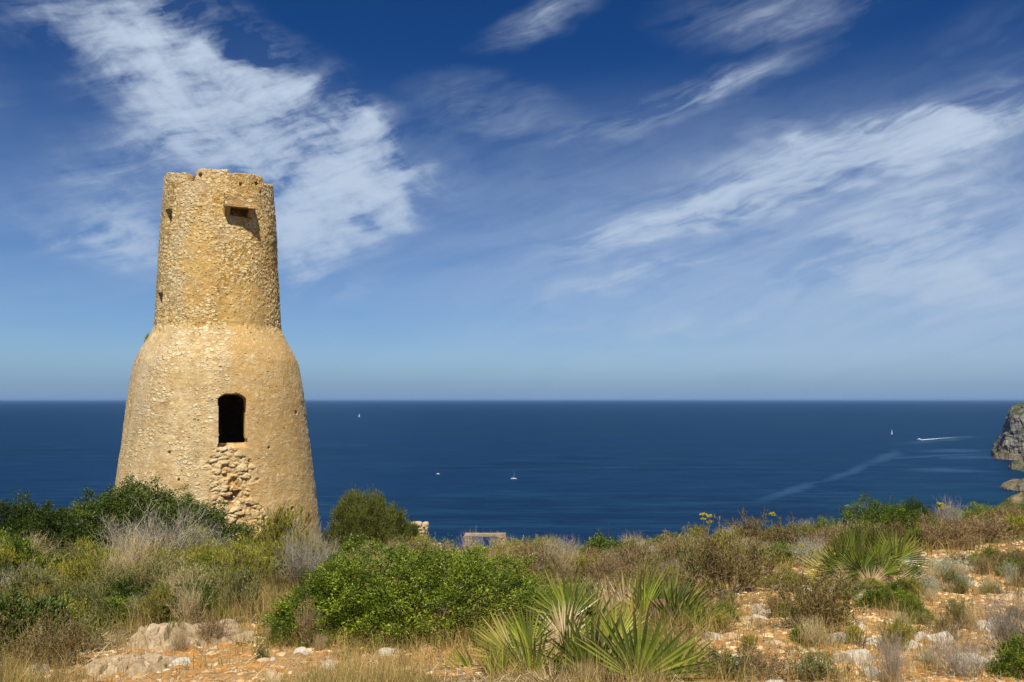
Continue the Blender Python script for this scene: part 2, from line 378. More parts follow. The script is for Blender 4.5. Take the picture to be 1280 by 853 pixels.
# headland: height from the distance inland of a ragged west shore
def xsilh(py_, Y):   # photo column -> x at depth Y
    return (py_ - 640) / FPX * Y
def head_h(x, y):
    west = xsilh(1236, 1500) + np.maximum(y - 1500, 0) * 0.63 + 0.30 * np.maximum(1500 - y, 0) + 10 * fbm(y * 0.012, x * 0 + 1, octv=4, seed=41)
    d = x - west
    prof = np.interp(d, [-30, 0, 3, 12, 22, 32, 41, 52, 90, 200, 500], [-20, -2, 9, 14, 40, 60, 86, 92, 99, 118, 160])
    front = y - 1390 - 14 * fbm(x * 0.02, y * 0 + 7, octv=4, seed=43) - np.interp(x, [900, 920, 945, 1000], [40, 10, 0, -60])
    pf = np.interp(front, [-20, 0, 5, 40, 70, 110, 300], [-20, -2, 12, 26, 58, 100, 190])
    h = np.minimum(prof, pf) + 11 * fbm(x * 0.03, y * 0.03, octv=5, seed=47) * sstep(2, 20, d)
    return SEA + np.maximum(h, -12)
me = coast('rocky_headland', None, 1700, 2300, 300, 280, head_h, m_cliff, 840, 1300, 51)
tag(obj('rocky_headland', me, m_cliff), kind='structure')
def point_h(cx, cy, hx, hy, top, seed):
    def f(x, y):
        d = 1 - np.hypot(np.minimum(x - cx, 0) / hx, (y - cy) / hy)
        h = top * np.sign(d) * np.abs(d) ** 0.6 + 9 * fbm(x * 0.08, y * 0.08, octv=5, seed=seed) * (d > -.2)
        return SEA + np.maximum(h, -8)
    return f
x_, y_ = sea_pt(1283, 588)
me = coast('rock_point', None, x_ + 260, y_ + 70, 160, 70, point_h(x_ + 12, y_, 26, 50, 17, 61), m_cliff, x_ - 40, y_ - 70, 62)
tag(obj('rock_point', me, m_cliff), kind='structure')
x_, y_ = sea_pt(1282, 613)
me = coast('rock_point', None, x_ + 240, y_ + 60, 160, 70, point_h(x_ + 14, y_, 34, 45, 17, 66), m_cliff, x_ - 45, y_ - 60, 67)
tag(obj('rock_point', me, m_cliff), kind='structure')
# green hillside dropping to the sea on the right
def hill_h(x, y):
    ridge = np.interp(x, [40, 70, 84, 96, 104, 180, 300], [-58, -30.5, -21.8, -17.3, -13.6, 14, 48])
    f = np.where(y < 150, (150 - y) * 0.16, (y - 150) * 0.62)
    return np.maximum(ridge - f + 1.6 * fbm(x * .09, y * .09, octv=5, seed=81) + 0.6 * np.abs(fbm(x * .5, y * .5, octv=3, seed=83)), SEA - 4)
XX, YY = np.meshgrid(np.linspace(36, 300, 380), np.linspace(80, 330, 240))
ZZ = hill_h(XX, YY)
m_hill, t = new_mat('scrubby_hillside')
pos = t.node('ShaderNodeTexCoord').outputs['Object']
n1 = t.noise(pos, 0.12, 6.0, 0.6); n2 = t.noise(pos, 0.9, 5.0, 0.7)
c = t.mix(t.rng(n2, 0.35, 0.65), (0.045, 0.062, 0.02), (0.15, 0.15, 0.065))
c = t.mix(t.rng(n1, 0.52, 0.60), c, (0.36, 0.27, 0.17))
b = t.node('ShaderNodeBump', inp={'Strength': 1.0, 'Distance': 1.0, 'Height': n2})
p = t.node('ShaderNodeBsdfPrincipled', inp={'Base Color': c, 'Roughness': 1.0, 'Specular IOR Level': 0.05, 'Normal': b.outputs[0]})
finish(t, p.outputs[0])
me = mesh_np('hillside', np.stack([XX.ravel(), YY.ravel(), ZZ.ravel()], -1), grid_faces(240, 380), smooth=True)
tag(obj('hillside', me, m_hill), kind='structure')

# ================================================================ TOWER
TX, TY = -9.36, 25.0
cdir = np.array([-TX, -TY]) / math.hypot(TX, TY)           # towards the camera
rdir = np.array([-cdir[1], cdir[0]])                       # to the right as the camera sees it
def zrow(py, Y): d = ray(270, py); return d[2] / d[1] * Y
K = 0.0234
prof = [(212, 68.5), (230, 70.5), (300, 75.5), (360, 78.5), (402, 80.5), (410, 81.5), (416, 83.5), (422, 86.5), (430, 91), (440, 97), (452, 102.5), (466, 106), (482, 109), (500, 111.5),
        (530, 114.5), (562, 118), (590, 121.5), (612, 124), (640, 127.5), (680, 132.5), (720, 138)]
pz = []; pr = []
for py, hw in prof:
    s = ray(270, py); r = hw * K * (1 + (ray(270, 560)[1] - s[1]) * -0.95)
    pz.append(zrow(py, TY)); pr.append(r)
pz = np.array(pz[::-1]); pr = np.array(pr[::-1])
NT_, NZ_ = 760, 470
phi = np.linspace(-math.pi, math.pi, NT_, endpoint=False)
d2 = np.degrees(phi)
def topz(deg):
    jag = fbm(deg * 0.16, deg * 0 + 2, octv=4, seed=90)
    rows = np.interp(deg, [-180, -120, -80, -75, -74, -38, -36.5, -26, -24.5, 7.5, 8.5, 35, 51, 52.5, 80, 120, 180],
                     [236, 232, 220, 217, 215.5, 215, 226.5, 226, 210.5, 210.5, 215.5, 217.5, 221, 230.5, 231.5, 234, 236])
    Yf = TY - 1.7 * np.cos(np.radians(deg) + 0.36)
    s = np.interp(rows, [205, 240], [ray(270, 205)[2] / ray(270, 205)[1], ray(270, 240)[2] / ray(270, 240)[1]])
    return s * Yf + 0.035 * jag
zt = topz(d2)
zb = -5.6
tt = np.linspace(0, 1, NZ_)
PH, TT = np.meshgrid(phi, tt)
ZT = np.broadcast_to(zt[None, :], PH.shape)
# rows stay level up to the parapet, then stretch to the broken top
zl = zb + TT * (zt.min() - 0.25 - zb) / 0.955
ZZ = np.where(TT < 0.955, zl, (zt.min() - 0.25) + (TT - 0.955) / 0.045 * (ZT - (zt.min() - 0.25)))
RR = np.interp(ZZ, pz, pr)
DEG = np.degrees(PH); ARC = PH * 2.4
def worley(u, v, su, sv, seed, wrapu, wgt=0.25):
    cu = u / su; cv = v / sv; n = int(round(wrapu / su)); cu = u / (wrapu / n)
    iu = np.floor(cu); iv = np.floor(cv)
    F1 = np.full(u.shape, 9.0); F2 = np.full(u.shape, 9.0); ID = np.zeros(u.shape)
    for a in (-1, 0, 1):
        for b in (-1, 0, 1):
            gu = iu + a; gv = iv + b; gw = np.mod(gu, n)
            ou = _hash(gw, gv, gv * 0, seed); ov = _hash(gw, gv, gv * 0, seed + 1)
            d = np.hypot(gu + .0 + 1.0 * ou - cu, (gv + .0 + 1.0 * ov - cv)) - wgt * _hash(gw, gv, gv * 0, seed + 5)
            idv = _hash(gw, gv, gv * 0, seed + 2)
            nearer = d < F1
            F2 = np.where(nearer, F1, np.minimum(F2, d)); ID = np.where(nearer, idv, ID); F1 = np.where(nearer, d, F1)
    return F1, F2, ID
WU = 2 * math.pi * 2.4
wx = 0.05 * fbm(ARC * 3, ZZ * 3, octv=3, seed=100); wy = 0.05 * fbm(ARC * 3 + 50, ZZ * 3, octv=3, seed=101)
def arcn(f, *a): return f
upper = sstep(pz[-7] - 0.1, pz[-7] + 0.25, ZZ)        # above the shoulder
zsh = zrow(415, TY)
upper = sstep(zsh - 0.30, zsh + 0.14, ZZ + 0.22 * fbm(ARC * 1.6, ZZ * 1.6, octv=4, seed=99))
f1a, f2a, ida = worley(ARC + wx, ZZ + wy, 0.17, 0.11, 110, WU)
f1b, f2b, idb = worley(ARC + wx, ZZ + wy, 0.23, 0.14, 120, WU, 0.5)
f1c, f2c, idc = worley(ARC + wx * .5, ZZ + wy * .5, 0.10, 0.07, 130, WU)
ea = sstep(0.02, 0.30, f2a - f1a); eb = sstep(0.02, 0.28, f2b - f1b); ec = sstep(0.03, 0.3, f2c - f1c)
def spot(pxc, pyc, wpx, hpx, soft=0.5):               # mask given as a spot in front of the tower, stored as angle and height
    hw = float(np.interp(zrow(pyc, TY), pz, pr)) / K; cx = 267.5 + (640 - pyc) * 0.021
    ph0 = math.asin(max(-.98, min(.98, (pxc - cx) / hw))); rr_ = float(np.interp(zrow(pyc, TY), pz, pr))
    if pyc > 430: ph0 -= math.radians(3.4)
    yy = TY - rr_ * math.cos(ph0 + 0.36); z0 = zrow(pyc, yy)
    du = (PH - ph0) * rr_ / (wpx / 2 * 0.0232 / max(.35, math.cos(ph0))); dv = (ZZ - z0) / (hpx / 2 * 0.0232)
    return du, dv
def ell(pxc, pyc, wpx, hpx, nz_=0.35, seed=7):
    du, dv = spot(pxc, pyc, wpx, hpx)
    return sstep(1.25, 0.75, np.hypot(du, dv) + nz_ * fbm(ARC * 2.2, ZZ * 2.2, octv=4, seed=seed))
nA = fbm(ARC * 0.9, ZZ * 0.9, octv=4, seed=140); nB = fbm(ARC * 2.6, ZZ * 2.6, octv=4, seed=141)
# smooth plaster left on the tower
smooth_ = np.clip(ell(305, 385, 60, 75) + 0.8 * ell(250, 330, 45, 110), 0, 1)
gold = sstep(3, 14, DEG + 9 * nB) * sstep(75, 60, DEG) * (1 - upper)      # golden render on the right of the lower body
breach = np.clip(ell(287, 612, 44, 140, .9) + ell(292, 655, 60, 80, .9), 0, 1) * (1 - upper)
hole = ell(290, 618, 14, 30, .9, 9) + 0.6 * ell(284, 590, 12, 14, .5, 9) + 0.4 * ell(300, 650, 16, 12, .5, 9)
expo_u = np.clip(0.60 + nA * 0.8, 0.1, .9) * (1 - 0.85 * smooth_)
expo_l = np.clip(0.38 + nA * 0.9 + 0.3 * nB, 0.05, 1) * (1 - 0.85 * gold) + 0.5 * ell(250, 445, 90, 40)
expo_l = np.clip(expo_l + 0.45 * ell(345, 640, 90, 60) + 0.3 * ell(215, 640, 120, 60), 0, 1)
expo = upper * expo_u + (1 - upper) * expo_l
present = (ida < expo).astype(float)
stone = present * ea
stone = np.maximum(stone, (1 - present) * (idc < 0.15 + .3 * expo) * ec * 0.6)
rel = stone * (0.006 + 0.010 * upper) + (stone * 0.02 * (ida - .5)) + 0.009 * upper * fbm(ARC * 9, ZZ * 12, octv=3, seed=177)
relb = eb * (0.015 + 0.065 * idb) + 0.02 * ec - 0.06 * sstep(0.2, 1, breach) + 0.03 * fbm(ARC * 5, ZZ * 7, octv=3, seed=178)
disp = rel * (1 - breach) + relb * breach - 0.11 * np.clip(hole, 0, 1) * (1 - .8 * (idb > .62) * eb)
disp = disp + 0.018 * nB + 0.035 * fbm(ARC * 0.7, ZZ * 0.5, octv=3, seed=150) + 0.006 * fbm(ARC * 12, ZZ * 12, octv=2, seed=151)
# chipped edge where the drum meets the shoulder
disp = disp - 0.012 * np.exp(-((ZZ - zsh - 0.06 + .08 * nB) / 0.09) ** 2)
# groove and set-back strip at the left of the drum, two narrow slits
gphi = np.interp(ZZ, [zrow(415, TY), zrow(260, TY)], [-66, -55])
gm = upper * sstep(zrow(242, TY), zrow(262, TY), ZZ)
dg = DEG - gphi + 1.5 * nB
disp = disp - gm * (0.26 * np.exp(-(dg / 2.0) ** 2) + 0.015 * sstep(0.5, -2, dg) * sstep(-60, -35, dg))
slit = 0
for (a_, b_, ww, hh_) in [(211.5, 271, 4.0, 16), (200.5, 375, 3.5, 16)]:
    du, dv = spot(a_, b_, ww, hh_); slit = np.maximum(slit, sstep(1.15, 0.85, np.maximum(np.abs(du), np.abs(dv))))
for (a_, b_, ww) in [(246, 221, 4), (253, 219.5, 4), (300.5, 231, 3), (321, 230, 3.6), (368, 516, 3.5), (360, 636, 3), (219, 566, 2.4), (333, 560, 2.2), (230, 600, 2.5), (326, 241, 2.6)]:
    du, dv = spot(a_, b_, ww, ww); slit = np.maximum(slit, sstep(1.25, 0.7, np.hypot(du, dv)))
du, dv = spot(297.5, 263, 31, 15); slit = np.maximum(slit, 0.7 * sstep(1.12, 0.9, np.maximum(np.abs(du), np.abs(dv))))
# arched doorway
zd1 = zrow(493, 22.6); zd0 = zrow(559.5, 22.7); ph_d = math.radians(7.6); hwid = 0.365
rd = 2.70
lat = np.sin(PH - ph_d) * RR
front = np.cos(PH - ph_d) > 0
arch_top = zd1 - 0.15 * (np.clip(np.abs(lat) / hwid, 0, 1) ** 4)
wob = 0.012 * fbm(ARC * 6, ZZ * 6, octv=2, seed=160)
inside = front & (np.abs(lat) < hwid + wob + 0.02 * sstep(zd0 + .4, zd0, ZZ)) & (ZZ < arch_top + wob) & (ZZ > zd0 + 0.03 * nB)
# worn plaster border beside the door
border = front & (lat > hwid + .03) & (lat < hwid + 0.24) & (ZZ > zd0) & (ZZ < zd1 - .3)
RD = RR + disp - 0.5 * slit
P = np.stack([TX + RD * (np.cos(PH) * cdir[0] + np.sin(PH) * rdir[0]), TY + RD * (np.cos(PH) * cdir[1] + np.sin(PH) * rdir[1]), ZZ], -1)
ph_n = math.radians(1.5)
dn = np.array([math.cos(ph_n) * cdir[0] + math.sin(ph_n) * rdir[0], math.cos(ph_n) * cdir[1] + math.sin(ph_n) * rdir[1], 0])
P[inside] -= dn * 0.95
# sill: low rear step inside the doorway
F = grid_faces(NZ_, NT_, True)
ins = inside.ravel()
back = ins[F].all(1)
sillz = zd0 + 0.10
zc = ZZ.ravel()[F].mean(1)
F = F[~(back & (zc > sillz))]
V = P.reshape(-1, 3)
n0 = len(V)
def ring(r, z): return np.stack([TX + r * (np.cos(phi) * cdir[0] + np.sin(phi) * rdir[0]), TY + r * (np.cos(phi) * cdir[1] + np.sin(phi) * rdir[1]), z], -1)
rtop = float(pr[-1]); fz = np.full(NT_, zt.min() - 0.55)
jr = 0.03 * fbm(d2 * .2, d2 * 0, octv=3, seed=3)
V = np.vstack([V, ring(rtop - 0.20 + jr, zt + 0.02), ring(rtop - 0.42 + jr, zt), ring(rtop - 0.42 + jr, fz), [[TX, TY, fz[0]]]])
F2 = []
top0 = (NZ_ - 1) * NT_
for a0, b0 in ((top0, n0), (n0, n0 + NT_), (n0 + NT_, n0 + 2 * NT_)):
    j = np.arange(NT_); k = (j + 1) % NT_
    F2.append(np.stack([a0 + j, a0 + k, b0 + k, b0 + j], -1))
j = np.arange(NT_); tri = np.stack([n0 + 2 * NT_ + j, n0 + 2 * NT_ + (j + 1) % NT_, np.full(NT_, n0 + 3 * NT_)], -1)
def ext(a, v=0.4): return np.concatenate([a.ravel(), np.full(len(V) - n0, v)])
stoneA = stone * (1 - breach) + eb * breach
attrs = {'stone': ext(np.clip(stoneA, 0, 1)), 'cell': ext(np.where(breach > .5, idb, ida)), 'gold': ext(np.clip(gold + .0, 0, 1)), 'upper': ext(upper, 1),
         'breach': ext(np.clip(breach + .5 * border, 0, 1), 0), 'deep': ext(np.clip(hole * .8 + slit * 0, 0, 1), 0), 'smooth': ext(smooth_, 0), 'strip': ext(gm * sstep(1.5, -1, dg) * sstep(-120, -90, DEG), 0)}
me = mesh_np('masonry', V, [F] + F2 + [tri], attrs=attrs, smooth=True)
m_tower, t = new_mat('tower_masonry')
def at(n_): return t.node('ShaderNodeAttribute', attribute_name=n_).outputs['Fac']
pos = t.node('ShaderNodeTexCoord').outputs['Object']
nbig = t.noise(pos, 0.8, 5.0, 0.6); nmed = t.noise(pos, 4.0, 5.0, 0.65); nfin = t.noise(pos, 22.0, 5.0, 0.7)
mort_up = t.mix(t.rng(nmed, 0.3, 0.7), (0.27, 0.14, 0.035), (0.47, 0.285, 0.09))
mort_lo = t.mix(t.rng(nmed, 0.3, 0.7), (0.42, 0.275, 0.125), (0.57, 0.43, 0.235))
mort_go = t.mix(t.rng(nbig, 0.35, 0.65), (0.45, 0.265, 0.095), (0.53, 0.34, 0.15))
c = t.mix(at('upper'), mort_lo, mort_up)
c = t.mix(t.math('MULTIPLY', at('gold'), 0.9), c, mort_go)
c = t.mix(at('smooth'), c, (0.56, 0.37, 0.155))
cell = at('cell')
st = t.ramp(cell, [(0.0, (0.34, 0.20, 0.07)), (0.3, (0.56, 0.40, 0.19)), (0.55, (0.66, 0.53, 0.31)), (0.85, (0.78, 0.69, 0.50)), (1.0, (0.40, 0.24, 0.09))])
st = t.mix(0.35, st, t.mix(t.rng(nfin, 0.3, 0.7), (0.40, 0.27, 0.12), (0.72, 0.60, 0.40)))
c = t.mix(t.rng(at('stone'), 0.2, 0.5), c, st)
c = t.mix(t.math('MULTIPLY', at('upper'), t.rng(t.noise(pos, 13.0, 5.0, 0.7), 0.56, 0.66, 0, 0.55)), c, (0.27, 0.155, 0.05))
c = t.mix(t.math('MULTIPLY', t.math('SUBTRACT', 1.0, at('upper')), t.rng(t.noise(pos, 2.2, 6.0, 0.7), 0.5, 0.62, 0, 0.55)), c, (0.62, 0.50, 0.34))
brc = t.mix(t.rng(nmed, 0.35, 0.65), (0.66, 0.54, 0.36), (0.58, 0.42, 0.22))
c = t.mix(t.math('MULTIPLY', at('breach'), 0.6), c, brc)
c = t.mix(t.math('MULTIPLY', at('breach'), t.rng(at('stone'), 0.45, 0.1)), c, (0.45, 0.26, 0.10))
c = t.mix(at('deep'), c, (0.42, 0.22, 0.07))
c = t.mix(t.math('MULTIPLY', at('strip'), 0.6), c, (0.25, 0.19, 0.11))
# small stones, chips and pits finer than the relief
wv_ = t.vmath('ADD', pos, t.vmath('SCALE', t.vmath('SUBTRACT', t.noise(pos, 8.0, 3.0, color=True), (0.5, 0.5, 0.5)), scale=0.10))
def vc(sx, sz):
    n_ = t.node('ShaderNodeTexVoronoi', feature='F1', inp={'Vector': t.mapping(wv_, scale=(sx, sx, sz)), 'Scale': 1.0}); q_ = t.node('ShaderNodeSeparateColor', inp={0: n_.outputs['Color']})
    return n_.outputs['Distance'], q_.outputs[0], q_.outputs[1]
dA, rA, gA = vc(6.5, 11.0); dB, rB, gB = vc(14.0, 20.0)
patch = t.rng(t.noise(pos, 0.9, 5.0, 0.65), 0.47, 0.55)
notgold = t.math('SUBTRACT', 1.0, t.math('MULTIPLY', at('gold'), 0.92))
thr = t.math('MULTIPLY', notgold, t.math('ADD', t.math('ADD', 0.04, t.math('MULTIPLY', patch, 0.55)), t.math('MULTIPLY', at('upper'), 0.22)))
thr = t.math('MULTIPLY', thr, t.math('SUBTRACT', 1.0, t.math('MULTIPLY', at('smooth'), 0.85)))
mA = t.math('MULTIPLY', t.math('LESS_THAN', rA, thr), t.rng(dA, 0.50, 0.36)); mB = t.math('MULTIPLY', t.math('LESS_THAN', rB, thr), t.rng(dB, 0.50, 0.34))
c = t.mix(t.math('MULTIPLY', mA, 0.85), c, t.mix(gA, (0.60, 0.46, 0.26), (0.86, 0.79, 0.64)))
c = t.mix(t.math('MULTIPLY', mB, 0.75), c, t.mix(gB, (0.46, 0.32, 0.15), (0.78, 0.68, 0.50)))
dC, rC_, gC = vc(9.0, 15.0)
pit = t.math('MULTIPLY', t.math('LESS_THAN', rC_, t.math('ADD', 0.05, t.math('MULTIPLY', at('upper'), 0.10))), t.rng(dC, 0.34, 0.2))
c = t.mix(t.math('MULTIPLY', pit, 0.8), c, (0.16, 0.09, 0.03))
chips = t.math('ADD', t.math('MULTIPLY', mA, 0.7), t.math('SUBTRACT', t.math('MULTIPLY', mB, 0.4), t.math('MULTIPLY', pit, 1.5)))
# weather stains
stn = t.noise(t.mapping(pos, scale=(1.6, 1.6, 0.35)), 1.0, 6.0, 0.65)
c = t.mix(t.rng(stn, 0.50, 0.72, 0.0, 0.6), c, (0.30, 0.20, 0.09))
c = t.node('ShaderNodeGamma', inp={0: c, 1: 0.86}).outputs[0]
c = t.mix(1.0, c, t.mix(at('upper'), (1.01, 0.95, 0.83), (1.03, 0.94, 0.70)), 'MULTIPLY')
wl_ = t.noise(t.mapping(pos, scale=(0.55, 0.55, 0.4)), 1.0, 6.0, 0.7)
c = t.mix(t.math('MULTIPLY', t.rng(wl_, 0.48, 0.62), t.math('MULTIPLY', t.math('SUBTRACT', 1.0, at('gold')), 0.55)), c, t.mix(t.rng(nmed, .35, .65), (0.60, 0.50, 0.36), (0.50, 0.39, 0.25)))
c = t.mix(t.rng(t.noise(t.mapping(pos, scale=(2.6, 2.6, 0.5)), 1.0, 6.0, 0.7), 0.54, 0.70, 0, 0.5), c, (0.27, 0.20, 0.12))
c = t.mix(t.math('MULTIPLY', at('gold'), t.rng(nbig, 0.4, 0.6, 0.15, 0.55)), c, (0.50, 0.33, 0.13))
c = t.mix(t.rng(nfin, 0.56, 0.74, 0.0, 0.6), c, (0.22, 0.14, 0.06))
c = t.mix(t.rng(t.noise(pos, 10.0, 5.0, 0.75), 0.54, 0.64, 0.0, 0.6), c, (0.72, 0.60, 0.40))
bp = t.node('ShaderNodeBump', inp={'Strength': 1.0, 'Distance': 0.03, 'Height': t.math('ADD', chips, t.math('ADD', nfin, t.math('MULTIPLY', t.noise(pos, 60.0, 3.0, 0.6), 0.4)))})
p = t.node('ShaderNodeBsdfPrincipled', inp={'Base Color': c, 'Roughness': 0.95, 'Specular IOR Level': 0.12, 'Normal': bp.outputs[0]})
finish(t, p.outputs[0])
lean = lambda z: 0.03 + 0.022 * (6.8 - z)      # the whole tower leans a touch
me.vertices.foreach_get('co', (cc := np.zeros(len(me.vertices) * 3, np.float32))); cc = cc.reshape(-1, 3); cc[:, 0] += lean(cc[:, 2]); me.vertices.foreach_set('co', cc.ravel()); me.update()
tower = empty('watchtower', (0, 0, 0))
tag(tower, 'round weathered golden stone watchtower with narrow drum on a flared base', 'tower')
tower.location = (TX, TY, -4.4)
mas = obj('masonry', me, m_tower, tower); mas.location = (-TX, -TY, 4.4)

# block helper for stone boxes with rough faces
def rough_box(name, sx, sy, sz, res=0.03, amp=0.012, seed=1, taper=0.0, slope=0.0):
    """box centred on x,y with base at z=0, worn surface; taper shrinks the bottom depth, slope lowers the front top"""
    Vs = []; Fs = []; off = 0
    def face(o, u, v, nu, nv):
        nonlocal off
        a, b = np.meshgrid(np.linspace(0, 1, nu), np.linspace(0, 1, nv))
        Pp = o + a[..., None] * u + b[..., None] * v
        Vs.append(Pp.reshape(-1, 3)); Fs.append(grid_faces(nv, nu) + off); off += nu * nv
    n = lambda L: max(2, int(L / res) + 1)
    x, y = sx / 2, sy / 2; A = np.array
    face(A([-x, -y, 0.]), A([sx, 0, 0.]), A([0, 0, sz]), n(sx), n(sz)); face(A([x, y, 0.]), A([-sx, 0, 0.]), A([0, 0, sz]), n(sx), n(sz))
    face(A([x, -y, 0.]), A([0, sy, 0.]), A([0, 0, sz]), n(sy), n(sz)); face(A([-x, y, 0.]), A([0, -sy, 0.]), A([0, 0, sz]), n(sy), n(sz))
    face(A([-x, -y, sz]), A([sx, 0, 0.]), A([0, sy, 0.]), n(sx), n(sy)); face(A([-x, y, 0.]), A([sx, 0, 0.]), A([0, -sy, 0.]), n(sx), n(sy))
    V = np.vstack(Vs); F = np.vstack(Fs)
    if taper: V[:, 1] = np.where(V[:, 1] < 0, V[:, 1] + taper * (1 - V[:, 2] / sz), V[:, 1])
    if slope: V[:, 2] = V[:, 2] - slope * (V[:, 2] / sz) * np.clip(-V[:, 1] / sy + .5, 0, 1)
    for k in range(3): V[:, k] = V[:, k] + amp * fbm(V[:, 0] * 7 + seed, V[:, 1] * 7, V[:, 2] * 7, 4, seed * 3 + k)
    # weld the seams
    q = np.round(V / 1e-4).astype(np.int64); _, first, inv = np.unique(q, axis=0, return_index=True, return_inverse=True)
    return mesh_np(name, V[first], inv.ravel()[F], smooth=False)
def stone_mat(name, lo, hi, dark, sc=1.0):
    m, t = new_mat(name)
    pos = t.node('ShaderNodeTexCoord').outputs['Object']
    n1 = t.noise(pos, 5 * sc, 6.0, 0.65); n2 = t.noise(pos, 24 * sc, 5.0, 0.7); n3 = t.noise(pos, 1.5 * sc, 4.0, 0.6)
    c = t.mix(t.rng(n1, 0.3, 0.7), lo, hi)
    c = t.mix(t.rng(n2, 0.56, 0.72, 0, 0.6), c, dark)
    c = t.mix(t.rng(n3, 0.5, 0.65, 0, 0.5), c, dark)
    bp = t.node('ShaderNodeBump', inp={'Strength': 0.9, 'Distance': 0.015 / sc, 'Height': t.math('ADD', n1, t.math('MULTIPLY', n2, 0.5))})
    p = t.node('ShaderNodeBsdfPrincipled', inp={'Base Color': c, 'Roughness': 0.95, 'Specular IOR Level': 0.12, 'Normal': bp.outputs[0]})
    finish(t, p.outputs[0]); return m
m_box, t = new_mat('machicolation_stone')
pos = t.node('ShaderNodeTexCoord').outputs['Object']
nm_ = t.noise(pos, 6.0, 6.0, 0.7); nf_ = t.noise(pos, 26.0, 5.0, 0.7)
wv_ = t.vmath('ADD', pos, t.vmath('SCALE', t.vmath('SUBTRACT', t.noise(pos, 7.0, 3.0, color=True), (0.5, 0.5, 0.5)), scale=0.09))
vo = t.node('ShaderNodeTexVoronoi', feature='F1', inp={'Vector': t.mapping(wv_, scale=(7, 7, 11)), 'Scale': 1.0})
ve = t.node('ShaderNodeTexVoronoi', feature='DISTANCE_TO_EDGE', inp={'Vector': t.mapping(wv_, scale=(7, 7, 11)), 'Scale': 1.0})
sc_ = t.node('ShaderNodeSeparateColor', inp={0: vo.outputs['Color']})
c = t.mix(t.rng(nm_, 0.3, 0.7), (0.38, 0.23, 0.08), (0.56, 0.38, 0.17))
sm_ = t.math('MULTIPLY', t.rng(ve.outputs[0], 0.05, 0.16), t.rng(sc_.outputs[1], 0.5, 0.6))
c = t.mix(sm_, c, t.mix(sc_.outputs[0], (0.56, 0.40, 0.2), (0.68, 0.56, 0.36)))
c = t.mix(t.rng(nf_, 0.55, 0.7, 0, 0.6), c, (0.26, 0.16, 0.06))
bp = t.node('ShaderNodeBump', inp={'Strength': 1.0, 'Distance': 0.03, 'Height': t.math('ADD', t.math('ADD', sm_, nm_), nf_)})
p = t.node('ShaderNodeBsdfPrincipled', inp={'Base Color': c, 'Roughness': 0.95, 'Specular IOR Level': 0.1, 'Normal': bp.outputs[0]})
finish(t, p.outputs[0])
ph_b = math.radians(18.5)
nb_ = np.array([math.cos(ph_b) * cdir[0] + math.sin(ph_b) * rdir[0], math.cos(ph_b) * cdir[1] + math.sin(ph_b) * rdir[1]])
rb = 1.70; zb1 = zrow(234, 23.2); zb0 = zrow(256, 23.2)
ph_f = math.radians(9)
rotz = math.atan2(math.cos(ph_f) * cdir[1] + math.sin(ph_f) * rdir[1], math.cos(ph_f) * cdir[0] + math.sin(ph_f) * rdir[0]) + math.pi / 2
def on_tower(o, rad, side, z, rz=rotz):
    sd = np.array([-nb_[1], nb_[0]])
    o.location = (rad * nb_[0] + side * sd[0], rad * nb_[1] + side * sd[1], z + 4.4); o.rotation_euler = (0, 0, rz); return o
SQ = 0.88
box = obj('machicolation', rough_box('machicolation', SQ, 0.62, zb1 - zb0 - .02, 0.025, 0.03, 5, slope=0.16), m_box, tower)
on_tower(box, rb - 0.03, -0.01, zb0); box.location.x += lean(zb0)
for s_ in (-1, 1):
    cb = obj('corbel', rough_box('corbel', 0.15, 0.52, 0.25, 0.03, 0.016, 8 + s_, taper=0.22), m_box, box)
    cb.location = (s_ * (SQ / 2 - 0.10), -0.055, -0.25)
lip = obj('ledge', rough_box('ledge', SQ + 0.02, 0.12, 0.07, 0.03, 0.008, 4), m_box, box); lip.location = (0, -0.325, -0.035)

# ================================================================ OTHER BUILT THINGS
m_rubble = stone_mat('rubble_wall', (0.42, 0.32, 0.20), (0.56, 0.46, 0.32), (0.28, 0.17, 0.09))
def dry_wall(L, T, H, cw=0.24, ch=0.12, seed=3, step=0.0):
    """courses of individual rough stones in one mesh, like masonry"""
    r = np.random.default_rng(seed); Vs = []; Fs = []; off = 0
    z = -0.3; row = 0
    base_v = np.array([[x, y, z_] for x in (-1, 0, 1) for y in (-1, 0, 1) for z_ in (-1, 0, 1) if (x, y, z_) != (0, 0, 0)], float)
    while z < H:
        hh_ = ch * r.uniform(.75, 1.3); x = -L / 2 + (r.uniform(-cw * .4, 0))
        while x < L / 2:
            ww = cw * r.uniform(.6, 1.5); x2 = min(x + ww, L / 2 + r.uniform(-.02, .03))
            top = H - step * (1 if x > 0 else 0)
            if z < top:
                for yy in (-T / 4, T / 4):
                    v, f = ICO[r.integers(len(ICO))]
                    v = v.copy(); v = np.sign(v) * np.abs(v) ** 0.6
                    v = v * np.array([(x2 - x) * .52, T * .27, hh_ * .56]) + np.array([(x + x2) / 2, yy, z + hh_ / 2])
                    Vs.append(v + r.normal(0, .004, v.shape)); Fs.append(f + off); off += len(v)
            x = x2
        z += hh_ * .95; row += 1
    return mesh_np('rubble', np.vstack(Vs), np.vstack(Fs), smooth=False)
